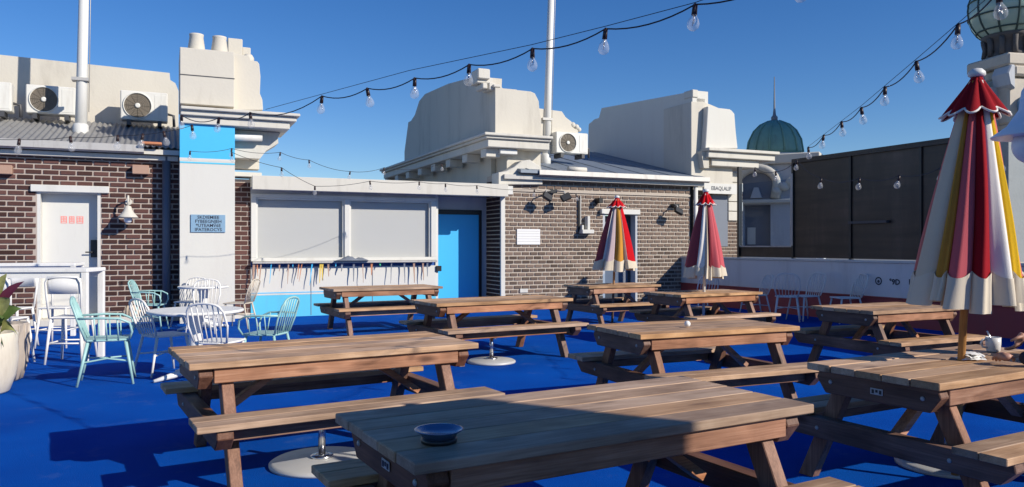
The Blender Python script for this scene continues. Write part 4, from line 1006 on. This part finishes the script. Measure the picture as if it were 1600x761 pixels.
put(white, 1180, 494, 190, False, 'white chair half hidden behind the second far table')
put(white, 1098, 497, 100, False, 'white chair behind the pole of the pink and white umbrella')

def round_table(label, px, py, r=.5, mat='chair_white'):
    c = gp(px, py); t = thing('round_table', label, 'table', c, radians(20), 'white round pedestal tables')
    build('table_top', Geo().lathe([(r * .96, .715), (r, .725), (r, .742), (r * .985, .75)], 40), M[mat], t)
    build('pedestal', Geo().lathe([(.10, .05), (.075, .12), (.07, .6), (.11, .7), (.12, .714)], 20), M[mat], t)
    for k in range(4):
        a = k * pi / 2 + .5
        build('foot', Geo().tube([(.05 * cos(a), .05 * sin(a), .1), (.25 * cos(a), .25 * sin(a), .055), (.46 * cos(a), .46 * sin(a), .018)], [.04, .035, .018], 8), M[mat], t)
    return t
round_table('white round pedestal table surrounded by white and mint chairs', 306, 590)
round_table('white round table further back near the column', 318, 514, .42)

# bar tables and stools
def bar_table(label, px, py, length, yaw, h=1.15):
    c = gp(px, py); t = thing('bar_table', label, 'bar table', c, radians(yaw), 'white bar tables')
    build('table_top', Geo().box(-length, .04, -.3, .3, h - .05, h), M['chair_white'], t, .008)
    for x, y in ((0, -.26), (0, .26), (-length + .08, -.26), (-length + .08, .26)): build('leg', Geo().box(x - .035, x + .035, y - .035, y + .035, 0, h - .052), M['chair_white'], t, .005)
    for y in (-.26, .26): build('rail', Geo().box(-length + .12, -.04, y - .015, y + .015, h - .12, h - .055), M['chair_white'], t)
bar_table('long white bar table in front of the white door, nearest', 146, 562, 2.4, 8, 1.17)
bar_table('second white bar table behind, closer to the white door', 121, 522, 2.6, 16, 1.17)
def make_stool():
    t = thing('bar_stool', 'white stool with solid back panel, nearest right one at the bar table', 'stool', group='white panel-back stools'); m_ = M['chair_white']
    build('seat', Geo().box(-.2, .2, -.19, .19, .55, .575), m_, t, .012)
    g = Geo(); pr = []
    for i in range(9):
        q = i / 8 * 2 - 1; pr.append(q)
    vs = [(-.235 + .03 * q * q - .02 * j, q * .2, .86 + .19 * j) for j in (0, 1) for q in pr] + [(-.25 + .03 * q * q - .02 * j, q * .2, .86 + .19 * j) for j in (0, 1) for q in pr]
    n = 9; fs = [(i, i + 1, n + i + 1, n + i) for i in range(8)] + [(2 * n + i, 2 * n + i + 1, 3 * n + i + 1, 3 * n + i) for i in range(8)]
    fs += [(i, i + 1, 2 * n + i + 1, 2 * n + i) for i in range(8)] + [(n + i, n + i + 1, 3 * n + i + 1, 3 * n + i) for i in range(8)] + [(0, n, 3 * n, 2 * n), (8, n + 8, 3 * n + 8, 2 * n + 8)]
    build('backrest', g.add(vs, fs, True), m_, t)
    build('back_frame', Geo().tube([(-.19, -.18, .56), (-.225, -.2, .85), (-.25, -.2, 1.0), (-.26, -.17, 1.06), (-.262, 0, 1.068), (-.26, .17, 1.06), (-.25, .2, 1.0), (-.225, .2, .85), (-.19, .18, .56)], .014, 8), m_, t)
    for x, y in ((.17, -.17), (.17, .17), (-.17, -.17), (-.17, .17)): build('leg', Geo().tube([(x, y, .555), (x * 1.4, y * 1.25, 0)], [.019, .015], 8), m_, t)
    build('footrest', Geo().tube([(.2, -.19, .25), (.2, .19, .25), (-.2, .19, .25), (-.2, -.19, .25), (.2, -.19, .25)], .011, 6), m_, t)
    return t
st = make_stool()
def pst(px, py, yaw, label=None):
    c = gp(px, py)
    if label is None: st.location = c; st.rotation_euler = (0, 0, radians(yaw))
    else: dup(st, c, radians(yaw), label)
pst(112, 565, 98)
pst(8, 570, 92, 'white panel-back stool beside the plant pot at the left edge')
pst(92, 541, -85, 'white panel-back stool on the far side of the bar table')
pst(20, 544, -90, 'white panel-back stool at far left behind the bar table')

# striped floor cushion
c = gp(205, 503); t = thing('floor_cushion', 'cream striped floor cushion leaning at the foot of the brick wall', 'cushion', c, radians(15))
g = Geo().ball((0, 0, .19), .21, 20, 12, (1.1, .8, .95)); build('cushion_body', g, CL['cream'], t)
g = Geo()
for q in range(-3, 4):
    x = q * .055; rr_ = sqrt(max(0, .21 ** 2 - (x / 1.1) ** 2))
    g.tube([(x, -rr_ * .8 * cos(a) * 1.01, .19 + rr_ * .95 * sin(a) * 1.01) for a in [-.9 + i * .25 for i in range(12)]], .007, 5)
build('stripe', g, M['darkgrey'], t)

# ================================================================== PLANT POTS
def pot(label, px, py, rs, hs, mat, ridges=False):
    c = gp(px, py); t = thing('plant_pot', label, 'plant pot', c, 0)
    prof = [(.60 * rs, .0), (.72 * rs, .04 * hs), (.92 * rs, .3 * hs), (1.0 * rs, .6 * hs), (.97 * rs, .82 * hs), (.98 * rs, .97 * hs), (.95 * rs, hs), (.88 * rs, hs), (.86 * rs, .9 * hs)]
    g = Geo().lathe(prof, 36)
    if ridges:
        for k in range(18):
            a = k * pi / 9; g.tube([(r * cos(a), r * sin(a), z) for r, z in prof[1:6]], .012, 5)
    build('pot', g, mat, t); build('soil', Geo().lathe([(.86 * rs, .9 * hs), (.0, .92 * hs)], 24), M['soil'], t)
    return t
p1 = pot('large cream ceramic pot with leafy plant at the left edge', -21, 615, .27, .60, M['potcream'])
p2 = pot('ridged grey-brown pot just behind the cream pot', 5, 595, .24, .62, M['potgrey'], True)
def leaf(parent, root, tip, w, mat, droop=.1):
    root, tip = Vector(root), Vector(tip); n = 7; d = tip - root; side = d.cross(Vector((.25, -1, .15))).normalized()
    nor = side.cross(d).normalized(); vs = []
    for i in range(n + 1):
        q = i / n; c = root + d * q + Vector((0, 0, droop * sin(pi * q) - droop * q * q)); ww = w * max(0, sin(pi * min(1, max(0, (q - .22) / .78)) ** .75)) if q > .22 else .004
        for k in (-1, -.5, 0, .5, 1): vs.append(c + side * ww * k + nor * (.22 * ww * abs(k)))
    g = Geo().add(vs, [(i * 5 + k, i * 5 + k + 1, (i + 1) * 5 + k + 1, (i + 1) * 5 + k) for i in range(n) for k in range(4)], True)
    build('leaf', g, mat, parent)
random.seed(11)
pl = thing('potted_plant', 'variegated green and purple plant growing from the cream pot', 'plant', gp(-21, 615) + Vector((0, 0, .54)))
for (rx, tip, w, mat) in [(.05, (.26, -.05, .50), .075, 'leafy'), (.06, (.22, -.1, .30), .07, 'leaf'), (.08, (.30, .02, .12), .06, 'leafy'), (.0, (.16, -.1, .62), .07, 'leaf'), (.05, (.27, -.15, .03), .06, 'leaf'),
                          (-.02, (.2, 0, .74), .055, 'leafy'), (0, (.34, .05, .66), .045, 'leafp'), (-.05, (.02, -.1, .8), .06, 'leaf'), (-.1, (-.25, -.1, .5), .08, 'leafy'), (-.1, (-.3, .1, .3), .08, 'leaf'), (0, (.05, -.25, .35), .08, 'leafy'), (.02, (.18, -.2, .2), .07, 'leafy'), (.0, (-.1, -.2, .65), .07, 'leaf'), (.06, (.29, .1, .38), .06, 'leaf'), (.03, (.12, -.22, .46), .065, 'leafy')]:
    leaf(pl, (rx, random.uniform(-.05, .05), 0), tip, w, M[mat])
g = Geo()
for k in range(6): g.tube([(random.uniform(-.05, .05), random.uniform(-.05, .05), -.02), (random.uniform(-.08, .1), random.uniform(-.08, .08), .35)], .008, 5)
build('stem', g, M['leaf'], pl)

# ================================================================== STRING LIGHTS
BULB = None
def bulb_meshes():
    sk = mesh_of(Geo().tube([(0, 0, .012), (0, 0, -.052)], [.015, .017], 10).tube([(0, 0, .02), (0, 0, .008)], .009, 6), 'socket', None, 0, M['socket'])
    gl = mesh_of(Geo().lathe([(.014, -.05), (.017, -.062), (.03, -.085), (.037, -.11), (.034, -.13), (.02, -.146), (.0, -.151)], 16), 'bulb', None, 0, M['bulbglass'])
    fi = mesh_of(Geo().tube([(0, 0, -.055), (0, 0, -.09)], .005, 5).tube([(-.012, 0, -.085), (-.014, 0, -.115), (0, 0, -.1), (.014, 0, -.115), (.012, 0, -.085)], .0018, 4), 'filament', None, 0, M['steel'])
    return sk, gl, fi
SK, GL, FI = bulb_meshes()
def string_lights(label, pts, Y0, Y1, wire=None, sag=.06, cr=.0042, scale=.85, ends=True):
    """pts: photo places of the sockets; depth runs evenly from Y0 to Y1 along the string"""
    x0, x1 = pts[0][0], pts[-1][0]
    def dep(px):   # even spacing in 1/Y follows a straight line in space
        q = (px - x0) / (x1 - x0); return 1 / ((1 - q) / Y0 + q / Y1)
    P = [pt(a, b, dep(a)) for a, b in pts]
    t = thing('string_lights', label, 'string lights', P[0], 0, 'festoon strings of clear bulbs')
    o0 = P[0]; g = Geo()
    for a, b in zip(P[:-1], P[1:]):
        n = 8; s_ = sag * (b - a).length
        g.tube([a.lerp(b, i / n) - o0 - Vector((0, 0, s_ * 4 * (i / n) * (1 - i / n))) for i in range(n + 1)], cr, 5)
    build('cable', g, M['cable'], t)
    if wire:
        wp = [pt(a, b, dep(a)) - o0 for a, b in wire]; build('support_wire', Geo().tube(wp, cr * .5, 5), M['cable'], t)
    for p in P:
        s_ = bpy.data.objects.new('socket', SK); COL.objects.link(s_); s_.parent = t; s_.location = p - o0 - Vector((0, 0, .012)); s_.rotation_euler = (random.uniform(-.2, .2), random.uniform(-.2, .2), random.uniform(0, 6)); s_.scale = (scale,) * 3
        for me, nm in ((GL, 'bulb'), (FI, 'filament')):
            c = bpy.data.objects.new(nm, me); COL.objects.link(c); c.parent = s_
    return t
string_lights('festoon string sagging across the sky from the chimney to the top centre', [(284, 180), (342, 184), (391, 176), (503, 150), (574, 138), (648, 122), (733, 101), (832, 76), (946, 45), (1086, 7), (1250, -45)], 7.6, 3.5, [(415, 171), (640, 110), (830, 70), (946, 41), (1086, 4), (1250, -55)], .07)
string_lights('festoon string of large bulbs rising to the top right corner', [(1263, 230), (1287, 211), (1315, 190), (1346, 168), (1383, 136), (1432, 96), (1497, 38), (1560, -14), (1640, -80)], 8.6, 3.2, [(1263, 229), (1346, 165), (1432, 92), (1560, -18), (1640, -85)], .05)
string_lights('festoon string hanging in front of the dark windscreen', [(1180, 262), (1212, 268), (1245, 250), (1283, 278), (1343, 278), (1405, 274), (1470, 262), (1560, 245)], 11.5, 6.5, None, .06)
string_lights('festoon string low over the servery fascia', [(362, 238), (440, 262), (492, 291), (578, 283), (655, 284), (696, 287), (745, 290), (835, 296), (900, 303)], 11, 14.5, None, .03, .004)
string_lights('faint festoon string over the low roof against the sky', [(297, 236), (362, 232), (438, 238), (483, 250), (547, 268), (600, 262), (690, 256)], 11.5, 15.0, None, .05, .004)
string_lights('festoon string hanging in front of the left corrugated roof', [(-40, 214), (30, 218), (110, 214), (184, 212), (223, 210), (256, 206), (300, 196)], 9.5, 10.5, None, .03, .004, 1.2)

# ================================================================== THINGS ON THE TABLES, NEAR LAMP
p = gp(686, 690, .75)
t = thing('ashtray_dish', 'shallow blue-grey metal dish on the shaded near table', 'dish', p)
build('dish', Geo().lathe([(.058, .012), (.066, .03), (.085, .042), (.088, .046), (.082, .046), (.062, .034), (.0, .03)], 36), M['plate'], t)
build('base_ring', Geo().lathe([(.064, .0), (.064, .014), (.055, .016)], 32), M['black'], t)
p = gp(1074, 511, .75)
t = thing('white_ball', 'small white ball resting on the middle right table', 'ball', p); build('ball', Geo().ball((0, 0, .027), .027, 16, 10), M['paper'], t)
p = gp(1552, 549, .75)
t = thing('mug', 'pale mug with a spoon standing on the umbrella table', 'mug', p)
build('body', Geo().lathe([(.036, .0), (.04, .004), (.045, .05), (.046, .095), (.042, .095), (.040, .05), (.034, .008), (.0, .007)], 24), M['cup'], t)
build('handle', Geo().tube([(-.043, 0, .08), (-.07, 0, .078), (-.082, 0, .055), (-.07, 0, .03), (-.042, 0, .024)], .007, 8), M['cup'], t)
build('spoon', Geo().tube([(.01, 0, .02), (-.04, 0, .135)], .005, 6), M['steel'], t)
p = gp(1516, 562, .75)
t = thing('napkin_pile', 'crumpled white napkins beside the umbrella pole on the table', 'napkins', p)
random.seed(4)
for q in range(3):
    g = Geo(); vs = []; n = 8
    for i in range(n + 1):
        for j in range(n + 1):
            a, b_ = i / n, j / n; vs.append(((a - .5) * .15 + q * .01, (b_ - .5) * .09, .002 + q * .014 + .028 * abs(sin(a * 7 + q)) * sin(pi * b_) * (1 - .35 * q) + random.uniform(0, .006)))
    g.add(vs, [(i * (n + 1) + j, (i + 1) * (n + 1) + j, (i + 1) * (n + 1) + j + 1, i * (n + 1) + j + 1) for i in range(n) for j in range(n)], True)
    build('napkin', g, M['paper'], t)
    t.children[-1].rotation_euler = (0, 0, .5 * q)

lp = pt(1597, 384, 3.3); px_ = lp.x
t = thing('post_lamp', 'white enamel cone lamp with frosted globe on a post at right edge', 'lamp', (px_ + .05, 3.3, 0))
zs_ = pt(1597, 214, 3.3).z
build('post', Geo().tube([(0, 0, 0), (0, 0, zs_ - .62), (.2, 0, zs_ - .5), (.24, 0, zs_ - .2), (.24, 0, zs_ + .28), (.16, 0, zs_ + .36), (.04, 0, zs_ + .34), (0, 0, zs_ + .22)], .02, 12), M['shade'], t)
build('foot_plate', Geo().lathe([(.12, .001), (.12, .015), (.03, .03)], 24), M['shade'], t)
build('lamp_shade', Geo().lathe([(.158, zs_ + .0), (.160, zs_ + .006), (.10, zs_ + .05), (.055, zs_ + .12), (.045, zs_ + .2), (.02, zs_ + .24), (.012, zs_ + .235), (.04, zs_ + .19), (.05, zs_ + .11), (.095, zs_ + .044), (.154, zs_ + .001)], 36), M['shade'], t)
build('globe', Geo().ball((0, 0, zs_ - .035), .082, 24, 16), M['frost'], t)

# ================================================================== PERSON (only an arm and a hand reach into the picture)
pr_ = thing('person', 'seated person in navy sleeves reaching a hand towards the mug', 'person', (0, 0, 0))
tdir = Vector((cos(radians(29)), sin(radians(29)), 0)); tn = Vector((-sin(radians(29)), cos(radians(29)), 0))
Tc = Vector((2.74, 4.69, 0)); seat = Tc + tdir * .80 - tn * .60
def skin_mesh(name, verts, edges, rad, mat, parent, sub=2, root=0):
    me = bpy.data.meshes.new(name); me.from_pydata([tuple(v) for v in verts], edges, [])
    o = bpy.data.objects.new(name, me); COL.objects.link(o); o.parent = parent
    md = o.modifiers.new('skin', 'SKIN'); md.use_smooth_shade = True
    sv = me.skin_vertices[0].data if me.skin_vertices else None
    if sv is None:
        bm = bmesh.new(); bm.from_mesh(me); bm.verts.layers.skin.verify(); bm.to_mesh(me); bm.free(); sv = me.skin_vertices[0].data
    for i, r in enumerate(rad): sv[i].radius = (r, r); sv[i].use_root = (i == root)
    o.modifiers.new('sub', 'SUBSURF').levels = sub; o.modifiers['sub'].render_levels = sub
    me.materials.append(mat); return o
up = Vector((0, 0, 1))
hip = seat + up * .52; chest = hip + up * .36 + tn * .05; neck = chest + up * .20 + tn * .02; 
ls, rs_ = neck - up * .06 - tdir * .19, neck - up * .06 + tdir * .19
lh = gp(1573, 559, .80); lh2 = pt(1600, 520, 4.95)
le, re = (ls + lh) / 2 + Vector((.12, -.12, -.16)), (rs_ + lh2) / 2 + Vector((.1, -.05, -.18))
le.z = max(le.z, .80); re.z = max(re.z, .80)
V = [hip, hip + up * .18, chest, neck, neck + up * .06, ls, le, lh + (le - lh).normalized() * .06, rs_, re, lh2 + (re - lh2).normalized() * .05,
     hip - tdir * .1, hip - tdir * .12 + tn * .42, hip - tdir * .12 + tn * .40 - up * .44, hip + tdir * .1, hip + tdir * .12 + tn * .42, hip + tdir * .12 + tn * .40 - up * .44]
body = skin_mesh('body', V[:11], [(0, 1), (1, 2), (2, 3), (3, 4), (2, 5), (5, 6), (6, 7), (2, 8), (8, 9), (9, 10)], [.15, .14, .15, .07, .06, .075, .06, .046, .075, .06, .042], M['navycloth'], pr_)
skin_mesh('trousers', [V[0] - up * .02, V[11], V[12], V[13], V[14], V[15], V[16]], [(0, 1), (1, 2), (2, 3), (0, 4), (4, 5), (5, 6)], [.14, .10, .075, .055, .10, .075, .055], M['trousers'], pr_)
for f_ in (V[13], V[16]):
    build('shoe', Geo().ball(tuple(f_ + tn * .07 - up * (f_.z - .045)), .06, 12, 8, (.8, 1.9, .75)), M['black'], pr_, loc=None)
hd = neck + up * .20 + tn * .05
build('head', Geo().ball(tuple(hd), .105, 24, 16, (.82, .95, 1.15)), M['skin'], pr_)
build('hair', Geo().ball(tuple(hd + up * .03 - tn * .02), .112, 24, 16, (.85, .95, 1.05)), M['hair'], pr_)
def hand(wrist, d, palm_n, curl):
    d = Vector(d).normalized(); pn = Vector(palm_n).normalized(); sd = d.cross(pn).normalized(); pn = sd.cross(d)
    V = [wrist, wrist + d * .045, wrist + d * .085]; E_ = [(0, 1), (1, 2)]; Rr = [.024, .030, .026]
    for k, ln in enumerate((.068, .078, .073, .058)):
        b = wrist + d * .09 + sd * (k - 1.5) * .020; i0 = len(V)
        a1, a2, a3 = curl, curl * 1.9, curl * 2.6; p1_ = b + (d * cos(a1) + pn * sin(a1)) * ln * .45; p2_ = p1_ + (d * cos(a2) + pn * sin(a2)) * ln * .32; p3_ = p2_ + (d * cos(a3) + pn * sin(a3)) * ln * .25
        V += [b, p1_, p2_, p3_]; E_ += [(2, i0), (i0, i0 + 1), (i0 + 1, i0 + 2), (i0 + 2, i0 + 3)]; Rr += [.0105, .0095, .0088, .0075]
    i0 = len(V); b = wrist + d * .03 - sd * .03; V += [b, b + (d * .6 - sd * .7 + pn * .4) * .035, b + (d * .9 - sd * .5 + pn * .6) * .062]; E_ += [(1, i0), (i0, i0 + 1), (i0 + 1, i0 + 2)]; Rr += [.014, .0105, .009]
    return V, E_, Rr
mugp = gp(1552, 549, .80)
v_, e_, r_ = hand(lh, mugp - lh + Vector((-.02, .02, .0)), (0.2, .3, -1), .35); skin_mesh('hand', v_, e_, r_, M['skin'], pr_, 1)
v_, e_, r_ = hand(lh2, (-.35, .1, -.75), (-.6, .4, -.3), .45); skin_mesh('hand', v_, e_, r_, M['skin'], pr_, 1)
